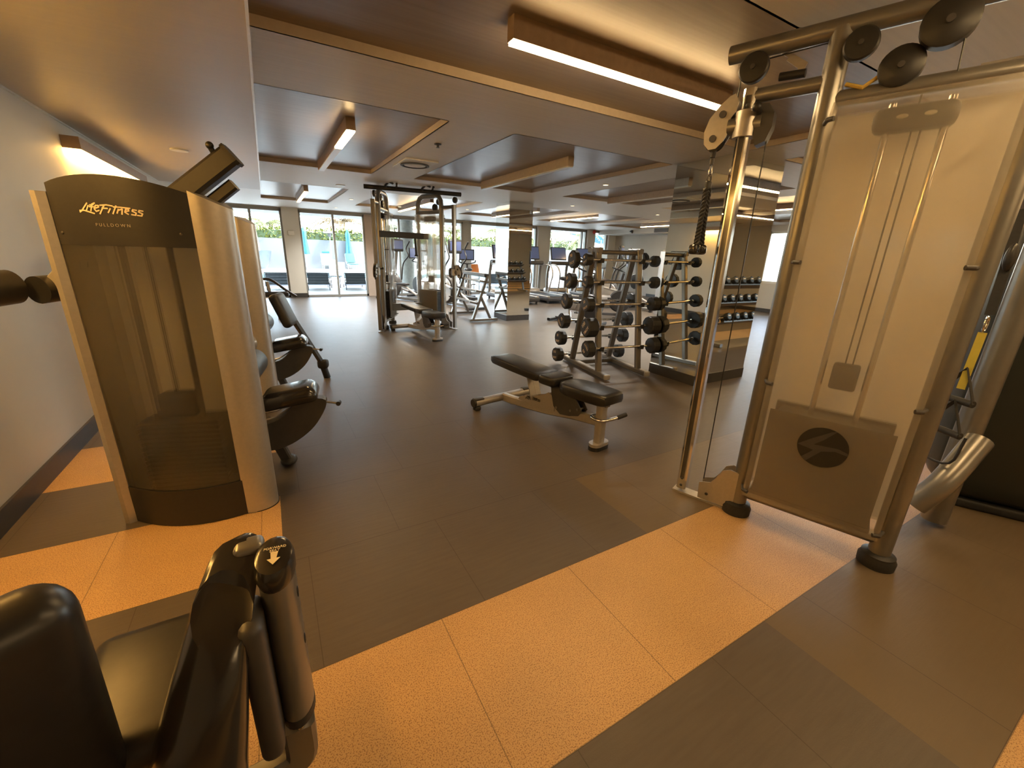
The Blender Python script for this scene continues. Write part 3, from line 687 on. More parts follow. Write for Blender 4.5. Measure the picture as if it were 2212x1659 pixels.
# ---------------------------------------------------------------- black seated machine in the lower left corner
fs_ = thing('seated_machine', 'glossy black seated exercise machine cropped by the lower left corner', 'gym machine', (-.25, .80, 0))
def wpt(x, y, z): return (x+.25, y-.80, z)
ovl = [(.034*cos(a*pi/12), .052*sin(a*pi/12)) for a in range(24)]
T = Mx.Translation(wpt(-.062, .845, 0)) @ Mx.Rotation(-.12, 4, 'Z')
colm = MB(T).plan(ovl, .345, .735).build('adjuster_column', silver, fs_)
MB(T).plan([(x*1.02, y*1.02) for x, y in ovl], .325, .347).build('column_rim', rub, fs_)
cap = MB(T)
for k, (s0, z0) in enumerate(((1.03, .715), (1.10, .725), (1.10, .748), (1.0, .760), (.75, .764))):
    cap.v += [V((x*s0, y*s0*1.0, z0+y*.12)) for x, y in ovl]
    if k: cap.f += [((k-1)*24+i, (k-1)*24+(i+1) % 24, k*24+(i+1) % 24, k*24+i) for i in range(24)]
cap.f.append(tuple(range(96, 120))); cap.build('column_cap', blackg, fs_)
A = T @ Mx.Translation((0, -.006, .765)) @ Mx.Rotation(math.atan(.12), 4, 'X') @ Mx.Rotation(pi/2+.12, 4, 'X').inverted() @ Mx.Rotation(0, 4, 'Z')
A = T @ Mx.Translation((.002, -.004, .7655)) @ Mx.Rotation(math.atan(.12), 4, 'X')
MB(A).plan([(0, -.030), (.012, -.014), (.005, -.014), (.007, .004), (-.007, .004), (-.005, -.014), (-.012, -.014)], 0, .0008).build('arrow', cream, fs_, smooth=False)
for i, (tx, yy) in enumerate((('FORWARD', .016), ('SEAT', .008))): text('cap_text', tx, .0085, cream, fs_, A @ Mx.Translation((0, yy, 0)))
for z in (.66, .53): MB(T).ell((.0335, -.006, z), (.002, .007, .014), n=10).build('pin_hole', iron, fs_)
MB(T).tube([(0, 0, .33), (-.004, -.004, .26)], .012, 10).build('pin', chrome, fs_)
# black moulded housing beside the column
H_ = MB()
secs = [(-.115, .915, .745, .030, .035), (-.135, .87, .74, .045, .06), (-.155, .80, .70, .05, .08), (-.185, .755, .60, .06, .09), (-.215, .74, .48, .075, .10), (-.25, .72, .34, .09, .11), (-.28, .70, .16, .08, .10)]
n = 16; M_ = len(secs)
for (x, y, z, a, b_) in secs:
    for k in range(n):
        c, s_ = cos(2*pi*k/n), sin(2*pi*k/n); H_.v.append(V(wpt(x+a*c, y+b_*s_*.8, z+b_*s_*.55)))
for i in range(M_-1): H_.f += [(i*n+k, i*n+(k+1) % n, (i+1)*n+(k+1) % n, (i+1)*n+k) for k in range(n)]
H_.f += [tuple(range(n)), tuple(range((M_-1)*n, M_*n))]
H_.build('moulded_housing', blackg, fs_)
MB().rbox(wpt(-.108, .905, .752), (.058, .05, .03), .014, 4).build('housing_tip', silver, fs_)
MB().rbox(wpt(-.115, .80, .50), (.045, .11, .36), .02, 4).build('side_plate', dkgrey, fs_)
MB().rbox(wpt(-.31, .93, .455), (.29, .34, .09), .045, 5, Mx.Identity(4)).build('seat_pad', black, fs_)
Tb = Mx.Translation(wpt(-.455, .70, .66)) @ Mx.Rotation(.55, 4, 'Z') @ Mx.Rotation(.12, 4, 'X')
MB(Tb).rbox((0, 0, 0), (.30, .11, .46), .05, 5).build('backrest', black, fs_)
MB().bar(wpt(-.30, .90, .03), wpt(-.30, .90, .42), .09, .09).build('pedestal', dkgrey, fs_)
MB().bar(wpt(-.50, .95, .035), wpt(-.13, .70, .035), .08, .07).build('base_beam', dkgrey, fs_)
MB().tube([wpt(-.28, .86, .12), wpt(-.12, .86, .14), wpt(-.075, .86, .16), wpt(-.07, .855, .27)], 1, sq=(.05, .07), sm=4).build('support_arm', silver, fs_)

# ---------------------------------------------------------------- adjustable benches
def make_bench():
    b = thing('adjustable_bench', '', 'exercise bench')
    MB().rbox((0, 0, .195), (.062, .078, .33), .02, 4).build('front_post', silver_pale, b)
    ft = [(.048*cos(a*pi/14)*1.0, .052*sin(a*pi/14)+(.035 if sin(a*pi/14) > 0 else -.035)) for a in range(28)]
    f = MB().plan(ft, .028, .052).build('front_foot', silver_pale, b)
    MB().plan([(x*1.02, y*1.02) for x, y in ft], 0, .030).build('foot_rubber', rub, f)
    MB().tube([(.0, 0, .215), (.25, 0, .185), (.60, 0, .125), (.95, 0, .088), (1.14, 0, .075)], 1, sq=(.055, .075), sm=5).build('main_beam', silver_pale, b)
    s = MB().tube([(1.16, -.33, .072), (1.16, .33, .072)], .036, 20).build('rear_stabilizer', silver_pale, b)
    for k in (-1, 1):
        MB().tube([(1.16, k*.325, .072), (1.16, k*.345, .072)], .037, 20).build('end_cap', blackp, s)
        MB().rbox((1.16, k*.285, .102), (.055, .10, .02), .006).build('grip_plate', dkgrey, s)
        MB().rbox((1.16, k*.30, .018), (.05, .06, .036), .008).build('rubber_foot', rub, s)
    # pads
    seat = MB(); T = Mx.Translation((.15, 0, .405)) @ Mx.Rotation(.02, 4, 'Y')
    out = [(-.255, .085), (-.245, .105), (-.20, .12), (.0, .133), (.12, .130), (.19, .105), (.225, .06)]
    poly = out+[(x, -y) for x, y in reversed(out)]
    def padloft(mb, poly, T, h, r=.018):
        lv = ((.90, -h/2), (.98, -h/2+r*.4), (1.0, -h/2+r), (1.0, h/2-r), (.985, h/2-r*.35), (.94, h/2-.002), (.85, h/2+.002)); n = len(poly)
        for i, (k, z) in enumerate(lv):
            mb.v += [T @ V((x*k, y*k, z)) for x, y in poly]
            if i: mb.f += [((i-1)*n+j, (i-1)*n+(j+1) % n, i*n+(j+1) % n, i*n+j) for j in range(n)]
        mb.f += [tuple(range(n)), tuple(range((len(lv)-1)*n, len(lv)*n))]
        return mb
    padloft(seat, poly, T, .082, .03).build('seat_pad', black, b)
    p2 = [(-.08, .10), (-.06, .125), (.06, .13), (.08, .125)]; p2 = p2+[(x, -y) for x, y in reversed(p2)]
    padloft(MB(), p2, Mx.Translation((.475, 0, .42)), .07, .022).build('gap_pad', black, b)
    p3 = [(-.33, .115), (-.315, .13), (.0, .135), (.28, .125), (.33, .10)]; p3 = p3+[(x, -y) for x, y in reversed(p3)]
    padloft(MB(), p3, Mx.Translation((.90, 0, .430)) @ Mx.Rotation(-.035, 4, 'Y'), .065, .02).build('back_pad', black, b)
    # mechanism
    quad = [(.62, .385), (.60, .30), (.56, .20), (.46, .155), (.34, .17), (.22, .20), (.18, .25), (.24, .31), (.32, .36)]
    q = MB().prism([(x*.78+.02, z) for x, z in quad], .030, .036).prism([(x*.78+.02, z) for x, z in quad], -.036, -.030).build('quadrant_plate', dkgrey, b)
    for x, z in ((.20, .25), (.27, .22), (.42, .2)): MB().lathe([(.011, -.042), (.011, .042)], Mx.Translation((x, 0, z)) @ Mx.Rotation(pi/2, 4, 'X'), 10).build('pivot_bolt', silver, q)
    sp = [(.52, .30), (.60, .25), (.88, .165), (.90, .13), (.45, .155), (.44, .26)]
    pl = MB().prism(sp, .029, .034).prism(sp, -.034, -.029).build('side_plate', silver_pale, b)
    wordmark(pl, Mx.Translation((.80, .0355, .165)) @ Mx.Rotation(pi, 4, 'Z') @ Mx.Rotation(-.13, 4, 'Y'), .19, darkprint)
    for k in (-1, 1): MB().bar((.78, k*.03, .40), (.70, k*.03, .185), .008, .06, (0, 1, 0)).build('back_support', silver_pale, b)
    MB().bar((.50, 0, .37), (1.05, 0, .395), .05, .03).build('pad_rail', silver, b)
    MB().bar((-.05, 0, .355), (.33, 0, .36), .05, .03).build('seat_rail', silver, b)
    MB().tube([(.04, .0, .25), (.05, .05, .25), (.0, .075, .25), (-.055, .06, .25), (-.085, -.02, .255), (-.115, -.13, .275)], .0125, 12, sm=5).build('handle', chrome, b)
    MB().tube([(-.098, -.06, .262), (-.116, -.135, .276)], .016, 12).build('handle_grip', rub, b)
    for k in (-.03, .03): MB().ell((.02, k, .355), (.016, .012, .016)).build('hinge', blackp, b)
    return b
bench = make_bench(); bench.location = (1.985, 2.10, 0); bench.rotation_euler = (0, 0, R_(99.5))
bench['label'] = 'black padded adjustable bench standing alone in front of the barbell rack'; bench['group'] = 'adjustable benches'
dup(bench, (2.215, 6.22, 0), R_(96), 'adjustable bench standing inside the far cable machine')

# ---------------------------------------------------------------- barbell rack with fixed barbells
RK = Mx.Translation((3.545, 3.76, 0)) @ Mx.Rotation(R_(-9), 4, 'Z')
rack = thing('barbell_rack', 'silver A-frame rack of fixed barbells standing beside the big mirrored column', 'barbell rack', (3.545, 3.76, 0), R_(-9))
rsil = mat('rack_silver_paint', (.20, .185, .165), .34, .6, .04)
for x in (-.25, .31):
    a = MB().bar((x, -.40, .045), (x, .62, .045), .075, .06).build('foot_beam', rsil, rack)
    MB().rbox((x, -.405, .045), (.078, .03, .064), .012).build('end_cap', silver_pale, a)
    MB().bar((x, -.22, .07), (x, .02, 1.46), .055, .07, (1, 0, 0)).build('upright', rsil, rack)
    MB().bar((x, .42, .07), (x, .10, 1.46), .055, .07, (1, 0, 0)).build('upright', rsil, rack)
    MB().bar((x, -.03, 1.44), (x, .20, 1.44), .06, .06).build('top_cap', rsil, rack)
MB().cyl((-.25, .04, 1.42), (.31, .04, 1.42), .026, 14).build('cross_bar', rsil, rack)
MB().bar((-.25, .30, .05), (.31, .30, .05), .05, .05).build('lower_cross_bar', rsil, rack)
tiersF = [1.335, 1.092, .845, .592, .352]; tiersB = [1.330, 1.080, .835, .585, .355, .125]
def legF(z): return -.22+.24*(z-.07)/1.39-.055
def legB(z): return .42-.32*(z-.07)/1.39+.055
for zs, fn, sg in ((tiersF, legF, -1), (tiersB, legB, 1)):
    for z in zs:
        for x in (-.25, .31):
            y = fn(z); MB().prism([(y-sg*.03, z-.035), (y-sg*.03, z-.005), (y-sg*.004, z-.017), (y+sg*.026, z-.017), (y+sg*.032, z+.018), (y+sg*.038, z+.018), (y+sg*.034, z-.034)], -.022, .022,
                            Mx.Translation((x, 0, 0)) @ Mx.Rotation(pi/2, 4, 'Z')).build('hook', blackp, rack, smooth=False)
def barbell(L_, r, hw, num, mt_num, y, z, label, spin=0., grey=False):
    t = thing('barbell', label, 'barbell', tuple(RK @ V((.03, y, z))), R_(-9), 'fixed barbells on the silver rack')
    MB().tube([(-L_/2+.02, 0, 0), (L_/2-.02, 0, 0)], .0145, 14).build('bar', chrome, t)
    for s_ in (-1, 1):
        x0, x1 = s_*L_/2, s_*(L_/2-hw)
        M = Mx.Translation((x1, 0, 0)) @ Mx.Rotation(s_*pi/2, 4, 'Y') @ Mx.Rotation(spin, 4, 'Z')
        n = 12; h = MB(M).lathe([(r*.55, 0), (r*.93, .004), (r, .014), (r, hw-.014), (r*.90, hw-.002), (r*.30, hw)], n=n)
        hd = h.build('weight_head', rub if not grey else dkgrey, t, smooth=False)
        MB().tube([(x1-s_*.05, 0, 0), (x1+s_*.002, 0, 0)], .021, 14).build('collar', chrome, t)
        F = Mx.Translation((x0+s_*.0015, 0, 0)) @ Mx.Rotation(s_*pi/2, 4, 'Z') @ Mx.Rotation(pi/2, 4, 'X') @ Mx.Rotation(spin, 4, 'Z')
        text('number', num, r*.52, mt_num, hd, F @ Mx.Translation((0, r*.38, 0)))
        text('maker_name', 'TROY', r*.42, mt_num, hd, F @ Mx.Translation((0, -r*.42, 0)))
    return t
cr_n = mat('cream_number_paint', (.80, .62, .42), .5)
ordF = ('top', 'second', 'middle', 'fourth', 'lowest'); ordB = ('top', 'second', 'third', 'fourth', 'fifth', 'lowest')
for z, (r, hw, num, sp), nm in zip(tiersF, ((.066, .085, '30', .4), (.070, .085, '20', -.3), (.085, .10, '50', .5), (.110, .135, '100', .9), (.098, .10, '60', 2.5)), ordF):
    barbell(1.00, r, hw, num, cr_n, legF(z)-.012, z, 'black barbell numbered %s, %s on the front side of the rack' % (num, nm), sp)
for z, (r, hw, num, sp), nm in zip(tiersB, ((.105, .07, '90', .3), (.095, .09, '80', .6), (.098, .08, '70', -.5), (.098, .10, '40', -.7), (.093, .10, '10', .1), (.092, .10, '110', .15)), ordB):
    barbell(1.04, r, hw, num, cr_n, legB(z)+.012, z, 'black barbell numbered %s, %s on the window side of the rack' % (num, nm), sp)

# ---------------------------------------------------------------- open accessory rack beside the slim column
ar = thing('accessory_rack', 'empty silver tiered rack with slanted legs beside the slim mirrored column', 'storage rack', (3.75, 7.80, 0))
for y in (0, 1.15):
    MB().bar((-.28, y, .035), (.36, y, .035), .07, .05).build('foot_beam', rsil, ar)
    MB().bar((-.20, y, .05), (.12, y, .92), .05, .07, (0, 1, 0)).build('upright', rsil, ar)
    MB().bar((.20, y, .05), (-.02, y, .50), .045, .05, (0, 1, 0)).build('brace', rsil, ar)
for x, z in ((.02, .60), (-.12, .38), (.10, .80)):
    MB().bar((x, -.05, z), (x, 1.2, z), .055, .045).build('tier_rail', rsil, ar)
    for y in (0, 1.15): MB().bar((x, y, z), (x-.16, y, z+.03), .04, .03).build('tier_arm', rsil, ar)
MB().bar((.10, .0, .93), (.14, 1.2, .93), .10, .07).build('top_pad', dkgrey, ar)

# ---------------------------------------------------------------- cardio machines
def make_treadmill():
    t = thing('treadmill', '', 'treadmill')
    MB().rbox((0, -.15, .13), (.80, 1.9, .12), .03).build('deck', dkgrey, t)
    for x in (-.34, .34):
        for y in (-1.0, .7): MB().cyl((x, y, 0), (x, y, .08), .03, 10).build('foot', rub, t)
    MB().rbox((0, -.20, .196), (.52, 1.7, .012), .004).build('belt', rub, t)
    for k in (-1, 1): MB().rbox((k*.35, -.2, .20), (.09, 1.7, .04), .012).build('side_rail', silver_pale, t)
    MB().rbox((0, .66, .22), (.76, .40, .20), .08).build('motor_hood', silver_pale, t)
    for k in (-1, 1):
        MB().tube([(k*.37, .62, .2), (k*.38, .62, .75), (k*.36, .55, 1.15)], 1, sq=(.05, .09), sm=4).build('upright', silver, t)
        MB().tube([(k*.36, .55, 1.05), (k*.40, .25, 1.08), (k*.41, .02, 1.02), (k*.40, -.12, .80), (k*.37, -.05, .45), (k*.36, .02, .22)], .022, 10, sm=4).build('handrail', silver_pale, t)
    MB().rbox((0, .50, 1.12), (.78, .22, .12), .04).build('console', dkgrey, t)
    c = MB().rbox((0, .60, 1.42), (.62, .05, .42), .02, 3, Mx.Translation((0, .6, 1.42)) @ Mx.Rotation(-.25, 4, 'X') @ Mx.Translation((0, -.6, -1.42))).build('screen_housing', blackp, t)
    MB().box(-.28, .28, .568, .571, 1.24, 1.60).build('screen', screen, c, smooth=False, M=Mx.Translation((0, .6, 1.42)) @ Mx.Rotation(-.25, 4, 'X') @ Mx.Translation((0, -.6, -1.42)))
    return t
def make_elliptical():
    t = thing('elliptical_trainer', '', 'elliptical trainer')
    R1 = Mx.Rotation(pi/2, 4, 'Y')
    MB(Mx.Translation((0, .45, .42)) @ R1).lathe([(.02, -.10), (.33, -.09), (.37, -.05), (.37, .05), (.33, .09), (.02, .10)], n=32).build('drive_housing', dkgrey, t)
    MB(Mx.Translation((-.13, .42, .40)) @ R1).lathe([(.05, -.01), (.30, -.008), (.31, 0), (.05, .01)], n=32).build('side_disc', silver_pale, t)
    MB().bar((0, -.85, .06), (0, .80, .06), .10, .07).build('base_beam', silver, t)
    for y in (-.85, .78): MB().bar((-.30, y, .035), (.30, y, .035), .07, .06).build('foot_beam', blackp, t)
    MB().tube([(0, .30, .70), (0, .22, 1.05), (0, .15, 1.42)], .045, 12).build('mast', silver, t)
    c = MB().rbox((0, .12, 1.50), (.40, .07, .34), .03).build('console', blackp, t); MB().box(-.16, .16, .08, .084, 1.40, 1.62).build('screen', screen, c, smooth=False)
    for k, ph in ((-1, .12), (1, -.12)):
        MB().tube([(k*.24, .28, .55), (k*.25, .20, 1.0), (k*.26, -.02, 1.22), (k*.26, .06, 1.42), (k*.26, .02+ph, 1.62)], .019, 10, sm=4).build('arm', blackp, t)
        MB().tube([(k*.22, .45, .45+ph), (k*.22, -.45, .28+ph), (k*.18, -.80, .22)], .03, 10).build('pedal_arm', silver_pale, t)
        MB().rbox((k*.22, -.28, .36+ph), (.17, .42, .06), .025).build('pedal', blackp, t)
    return t
def make_bike():
    t = thing('exercise_bike', '', 'exercise bike')
    R1 = Mx.Rotation(pi/2, 4, 'Y')
    MB(Mx.Translation((0, .35, .38)) @ R1).lathe([(.02, -.07), (.23, -.065), (.26, -.03), (.26, .03), (.23, .065), (.02, .07)], n=28).build('flywheel_cover', blackp, t)
    MB().rbox((0, .02, .38), (.13, .45, .24), .05).build('body', silver_pale, t)
    for y in (-.52, .55): MB().bar((-.28, y, .04), (.28, y, .04), .07, .06).build('foot_beam', blackp, t)
    MB().bar((0, -.52, .06), (0, .55, .06), .07, .06).build('base_beam', dkgrey, t)
    MB().tube([(0, -.15, .1), (0, -.30, .86)], .03, 12).build('seat_post', chrome, t)
    MB().ell((0, -.32, .90), (.12, .16, .05)).build('saddle', black, t)
    MB().tube([(0, .30, .55), (0, .38, 1.02)], .035, 12).build('mast', blackp, t)
    MB().tube([(-.24, .12, 1.14), (-.22, .30, 1.08), (0, .40, 1.04), (.22, .30, 1.08), (.24, .12, 1.14)], .018, 10, sm=4).build('handlebar', rub, t)
    c = MB().rbox((0, .46, 1.30), (.46, .05, .32), .02).build('console', blackp, t); MB().box(-.20, .20, .430, .434, 1.17, 1.43).build('screen', screen, c, smooth=False)
    for k in (-1, 1):
        MB().tube([(k*.08, .0, .32), (k*.13, .0+k*.10, .32+k*.13)], .014, 8).build('crank', chrome, t)
        MB().rbox((k*.19, k*.10, .32+k*.13), (.11, .09, .03), .01).build('pedal', blackp, t)
    return t
tm = make_treadmill(); tm.location = (7.40, 11.2, 0); tm['label'] = 'treadmill with blue screen nearest the slim mirrored column'; tm['group'] = 'treadmills facing the windows'
dup(tm, (8.48, 11.2, 0), 0, 'middle treadmill seen between the column and the barbell rack'); dup(tm, (9.56, 11.2, 0), 0, 'treadmill whose screen shows just left of the barbell rack frame'); dup(tm, (6.32, 11.2, 0), 0, 'treadmill half hidden behind the slim mirrored column')
el = make_elliptical(); el.location = (3.25, 12.0, 0); el.rotation_euler.z = R_(25); el['label'] = 'elliptical with round grey drum seen between the towers of the far cable machine'; el['group'] = 'elliptical trainers'
dup(el, (4.25, 10.3, 0), R_(10), 'elliptical with pale side disc just right of the far cable machine')
dup(el, (8.4, 8.6, 0), R_(35), 'dark elliptical seen through the bars of the barbell rack')
bk = make_bike(); bk.location = (5.15, 11.7, 0); bk.rotation_euler.z = R_(-20); bk['label'] = 'upright bike with tilted screen behind the empty accessory rack'; bk['group'] = 'exercise bikes'
dup(bk, (5.6, 7.0, 0), R_(200), 'black exercise bike low behind the left side of the barbell rack')
dup(bk, (6.9, 7.6, 0), R_(230), 'black exercise bike behind the middle of the barbell rack')
dup(bk, (4.05, 12.4, 0), R_(15), 'small bike against the window right of the far cable machine')
sm = thing('selectorized_machine', 'grey machine tower standing by the far right wall behind the barbell rack', 'gym machine', (8.6, 7.35, 0), R_(-12))
shroud_tower(sm, False)
MB().rbox((.30, -.35, .48), (.36, .40, .09), .04).build('seat_pad', black, sm)
MB().bar((.30, -.35, .0), (.30, -.35, .44), .08, .10).build('seat_post', silver, sm)
MB().bar((.30, -.35, .05), (.30, .0, .05), .08, .06).build('base_beam', silver, sm)
MB().rbox((.30, -.13, .82), (.28, .08, .5), .035).build('back_pad', black, sm)
dup(sm, (11.3, 6.0, 0), R_(-80), 'dark machine tower by the side windows, seen between the column and the big post')

# dumbbell rack on the right side, seen in the mirrored column
dr = thing('dumbbell_rack', 'three-tier dumbbell rack seen reflected in the mirrored column', 'dumbbell rack', (7.4, 1.30, 0), 0)
for x in (-1.1, 1.1):
    MB().tube([(x, .35, .04), (x, -.30, .04)], 1, sq=(.07, .06)).build('foot_beam', silver, dr)
    MB().bar((x, .10, .05), (x, -.22, 1.05), .06, .07, (1, 0, 0)).build('upright', silver, dr)
db = thing('dumbbell', '', 'dumbbell'); db['group'] = 'dumbbells on the three-tier rack'
MB().cyl((0, -.07, 0), (0, .07, 0), .014, 10).build('handle', chrome, db)
for s_ in (-1, 1):
    hd = MB(Mx.Translation((0, s_*.07, 0)) @ Mx.Rotation(-s_*pi/2, 4, 'X')).lathe([(.03, 0), (.062, .004), (.062, .066), (.05, .075)], n=8).build('weight_head', rub, db, smooth=False)
    MB(Mx.Translation((0, s_*.147, 0))).rbox((0, 0, .012), (.06, .002, .02), .001, 1).build('printed_plate', cr_n, hd, smooth=False)
first = True
for ti, (yy, zz) in enumerate(((.22, .40), (.08, .68), (-.06, .96))):
    sh = MB(Mx.Translation((0, yy, zz)) @ Mx.Rotation(.35, 4, 'X'))
    sh.box(-1.12, 1.12, -.12, -.06, -.012, .0).box(-1.12, 1.12, .06, .12, -.012, 0).box(-1.12, 1.12, -.12, .12, -.02, -.012); sh.build('shelf', dkgrey, dr, smooth=False)
    for k in range(10):
        lb = 'black dumbbell on the %s tier of the rack reflected in the column' % ('lowest', 'middle', 'top')[ti]
        P = (7.4-1.0+k*.222, 1.30+yy-.02, zz+.068)
        if first: db.location = P; db.rotation_euler = (.35, 0, 0); db['label'] = lb; first = False
        else:
            o = dup(db, P, None, lb); o.rotation_euler = (.35, 0, 0)
for i, (x, y) in enumerate(((6.2, -1.3), (8.2, -1.4))):
    dup(sm, (x, y, 0), pi, ('machine tower with seat behind the dumbbell rack, seen only in the mirror', 'second machine tower behind the dumbbell rack, seen only in the mirror')[i])

# black shroud and straps at the right edge
bs = thing('machine_shroud', 'large black rounded machine shroud cut by the right edge of the picture', 'gym machine', (3.75, .30, 0), R_(-62))
MB().rbox((0, 0, .86), (.95, .46, 1.62), .14, 5).build('shell', mat('black_green_shell', (.012, .016, .014), .45), bs)
MB().rbox((0, 0, .03), (.80, .36, .06), .02).build('foot', rub, bs)
st = thing('strap_handles', 'black hanging straps with foam handles and carabiner beside the opposite post', 'strap handles', (2.86, .60, 1.62))
yel = mat('yellow_webbing', (.55, .45, .06), .6)
MB().tube([(0.0, -.01, .0), (-.02, -.03, -.25), (-.04, -.04, -.45)], 1, sq=(.035, .006)).build('strap', rub, st)
MB().ell((-.03, -.035, -.20), (.03, .02, .06)).build('padlock_loop', blackp, st)
link(Mx.Translation((-.045, -.04, -.49)), .018, .035, .005, 'carabiner', st)
MB().tube([(-.045, -.04, -.53), (-.06, -.04, -.80)], 1, sq=(.03, .005)).build('yellow_strap', yel, st)
for k, (dz, dx) in enumerate(((-.86, -.05), (-1.02, -.06))):
    MB().tube([(dx-.02, -.10, dz), (dx+.06, .06, dz)], .017, 12).build('foam_handle', rub, st)
    MB().tube([(dx-.02, -.10, dz), (dx-.01, -.04, dz+.16), (dx+.06, .06, dz)], 1, sq=(.022, .005)).build('handle_web', rub, st)
MB().tube([(-.08, -.12, -1.02), (-.09, -.10, -1.16), (-.02, .02, -1.17), (.02, .08, -1.05)], .006, 8, sm=4).build('cord', rub, st)
MB().tube([(-.01, .02, 0), (.03, .03, .03)], .012, 8).build('hook', chrome, st)

# ---------------------------------------------------------------- outside: deck, pool, garden wall
deck_m = mat('pale_deck_stone', (.80, .76, .70), .7, 0, .06, 6)
def out(o, lab, cat, group=None): return tag(o, lab, cat, group)
g = MB().box(-14, 34, YW+.16, 22.0, -.12, -.02).box(-14, 34, 29.2, 34, -.12, -.02).box(-14, -6, 22, 29.2, -.12, -.02).box(26, 34, 22, 29.2, -.12, -.02)
struct(g.build('floor', deck_m, smooth=False))
pool_m = mat('pool_water', (.010, .10, .125), .12, 0, .12, 3, .4)
out(MB().box(-6, 26, 22.0, 29.2, -.9, -.10).build('pool_water', pool_m, smooth=False), 'turquoise swimming pool water outside the windows', 'pool')
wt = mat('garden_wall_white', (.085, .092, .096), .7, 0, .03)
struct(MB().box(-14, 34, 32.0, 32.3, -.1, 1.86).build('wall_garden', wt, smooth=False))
struct(MB().box(-14, 34, 33.2, 60, -1, .02).build('floor', mat('soil', (.12, .10, .06), .9), smooth=False))
struct(MB().box(XL-6, 20, YW+.16, 17.4, 2.42, 2.8).build('ceiling', mat('canopy_stucco', (.17, .18, .18), .8, 0, .05, 12), smooth=False))
struct(MB().tube([(4.55, 15.9, -.02), (4.55, 15.9, 2.42)], .25, 24).build('wall_column', mat('stone_column', (.34, .34, .31), .8, 0, .15, 12)))
gcol = [mat('hedge_leaf', (.025, .045, .005), .55, 0, .3, 5), mat('bright_leaf', (.09, .10, .012), .55, 0, .3, 5), mat('palm_leaf', (.06, .07, .015), .55, 0, .3, 5), mat('dry_leaf', (.13, .085, .03), .6, 0, .3, 5)]
def leaves(name, n, fn, sz, mt):
    mb = MB()
    for _ in range(n):
        p, d = fn(); d = V(d).normalized(); s_ = V((random.uniform(-1, 1), random.uniform(-1, 1), random.uniform(-1, 1))).cross(d).normalized(); l = sz*random.uniform(.6, 1.3)
        p = V(p); mb.add([p, p+d*l*.5+s_*l*.28, p+d*l, p+d*l*.5-s_*l*.28], [(0, 1, 2, 3)])
    return mb
def hedge(x0, x1, y0, y1, z0, z1, n):
    def f():
        face = random.random()
        x = random.uniform(x0, x1); z = random.uniform(z0, z1); y = y0+random.uniform(-.05, .1) if face < .7 else random.uniform(y0, y1)
        if face >= .7: z = z1+random.uniform(-.1, .12)
        return (x, y, z), (random.uniform(-1, 1), random.uniform(-1, .3), random.uniform(-.5, 1))
    o = MB().box(x0, x1, y0+.1, y1, z0, z1-.06).build('hedge', gcol[0], smooth=False)
    tag(o, 'long clipped green hedge behind the white garden wall', 'hedge')
    lv = leaves('leaves', n, f, .20, gcol[1]).build('leaves', gcol[1], o, smooth=False); lv['kind'] = 'stuff'
hedge(-6, 26, 32.5, 33.2, .0, 2.45, 7000)
def palm(x, y, h, n, L_, lab, trunk=.09, lean=(0, 0), col_=2, clump=False):
    t = thing('palm_tree', lab, 'palm tree', (x, y, -.02))
    if clump:
        for i in range(7):
            a = random.uniform(0, 6.28); q = random.uniform(.1, .5)
            MB().tube([(q*cos(a), q*sin(a), 0), (q*cos(a)*1.8, q*sin(a)*1.8, h*random.uniform(.8, 1.1))], .06, 8).build('trunk', gcol[3], t)
    else: MB().tube([(0, 0, 0), (lean[0]*.4, lean[1]*.4, h*.5), (lean[0], lean[1], h)], [trunk*1.2]*2+[trunk*.8], 10).build('trunk', mat('palm_bark', (.24, .17, .12), .9), t)
    for i in range(n):
        a = 2*pi*i/n+random.uniform(-.2, .2); e = random.uniform(.2, 1.1); mb = MB(); P = []
        for k in range(9):
            s_ = k/8; P.append(V((lean[0]+L_*s_*cos(a)*cos(e*.7), lean[1]+L_*s_*sin(a)*cos(e*.7), h+L_*(s_*sin(e)-.75*s_*s_))))
        mb.tube(P, [.02]*8+[.006], 5)
        for k in range(1, 9):
            for u in (0, .5):
                p = P[k-1].lerp(P[k], u); d = (P[k]-P[k-1]).normalized(); sd_ = d.cross(V((0, 0, 1))).normalized()
                for q in (-1, 1):
                    l = L_*.22*(1-abs(k/8-.45)); tip = p+(sd_*q*.8+d*.5-V((0, 0, .35))).normalized()*l
                    mb.add([p, p+d*.05, tip, p-d*.02], [(0, 1, 2, 3)])
        mb.build('frond', gcol[col_], t, smooth=False)
    return t
palm(-.35, 31.1, 2.6, 9, 1.1, 'thin palm tree growing from the grey planter outside, far left window', lean=(-.1, .0))
palm(5.4, 37.5, 3.3, 34, 2.6, 'large clump of palms behind the hedge in the second window', clump=True, col_=3)
palm(.2, 37.5, 2.9, 26, 2.3, 'leafy palm left of the big palm clump behind the hedge', clump=True, col_=1)
palm(10.4, 37.5, 3.0, 26, 2.2, 'leafy palm right of the big palm clump behind the hedge', clump=True, col_=2)
palm(15.0, 37.5, 3.0, 26, 2.2, 'palm behind the hedge seen left of the far cable machine', clump=True, col_=1)
palm(20.0, 37.5, 3.3, 30, 2.4, 'bright palm behind the hedge seen above the accessory rack', clump=True, col_=1)
palm(25.0, 37.5, 3.2, 28, 2.4, 'palm behind the hedge next to the slim mirrored column', clump=True, col_=2)
palm(15.6, 19.8, 2.6, 12, 1.6, 'slender palm outside the window above the treadmills', lean=(.1, 0), col_=1)
palm(20.5, 27.0, 2.3, 14, 1.8, 'leaning palm outside right of the treadmill window', lean=(.4, 0), col_=2)
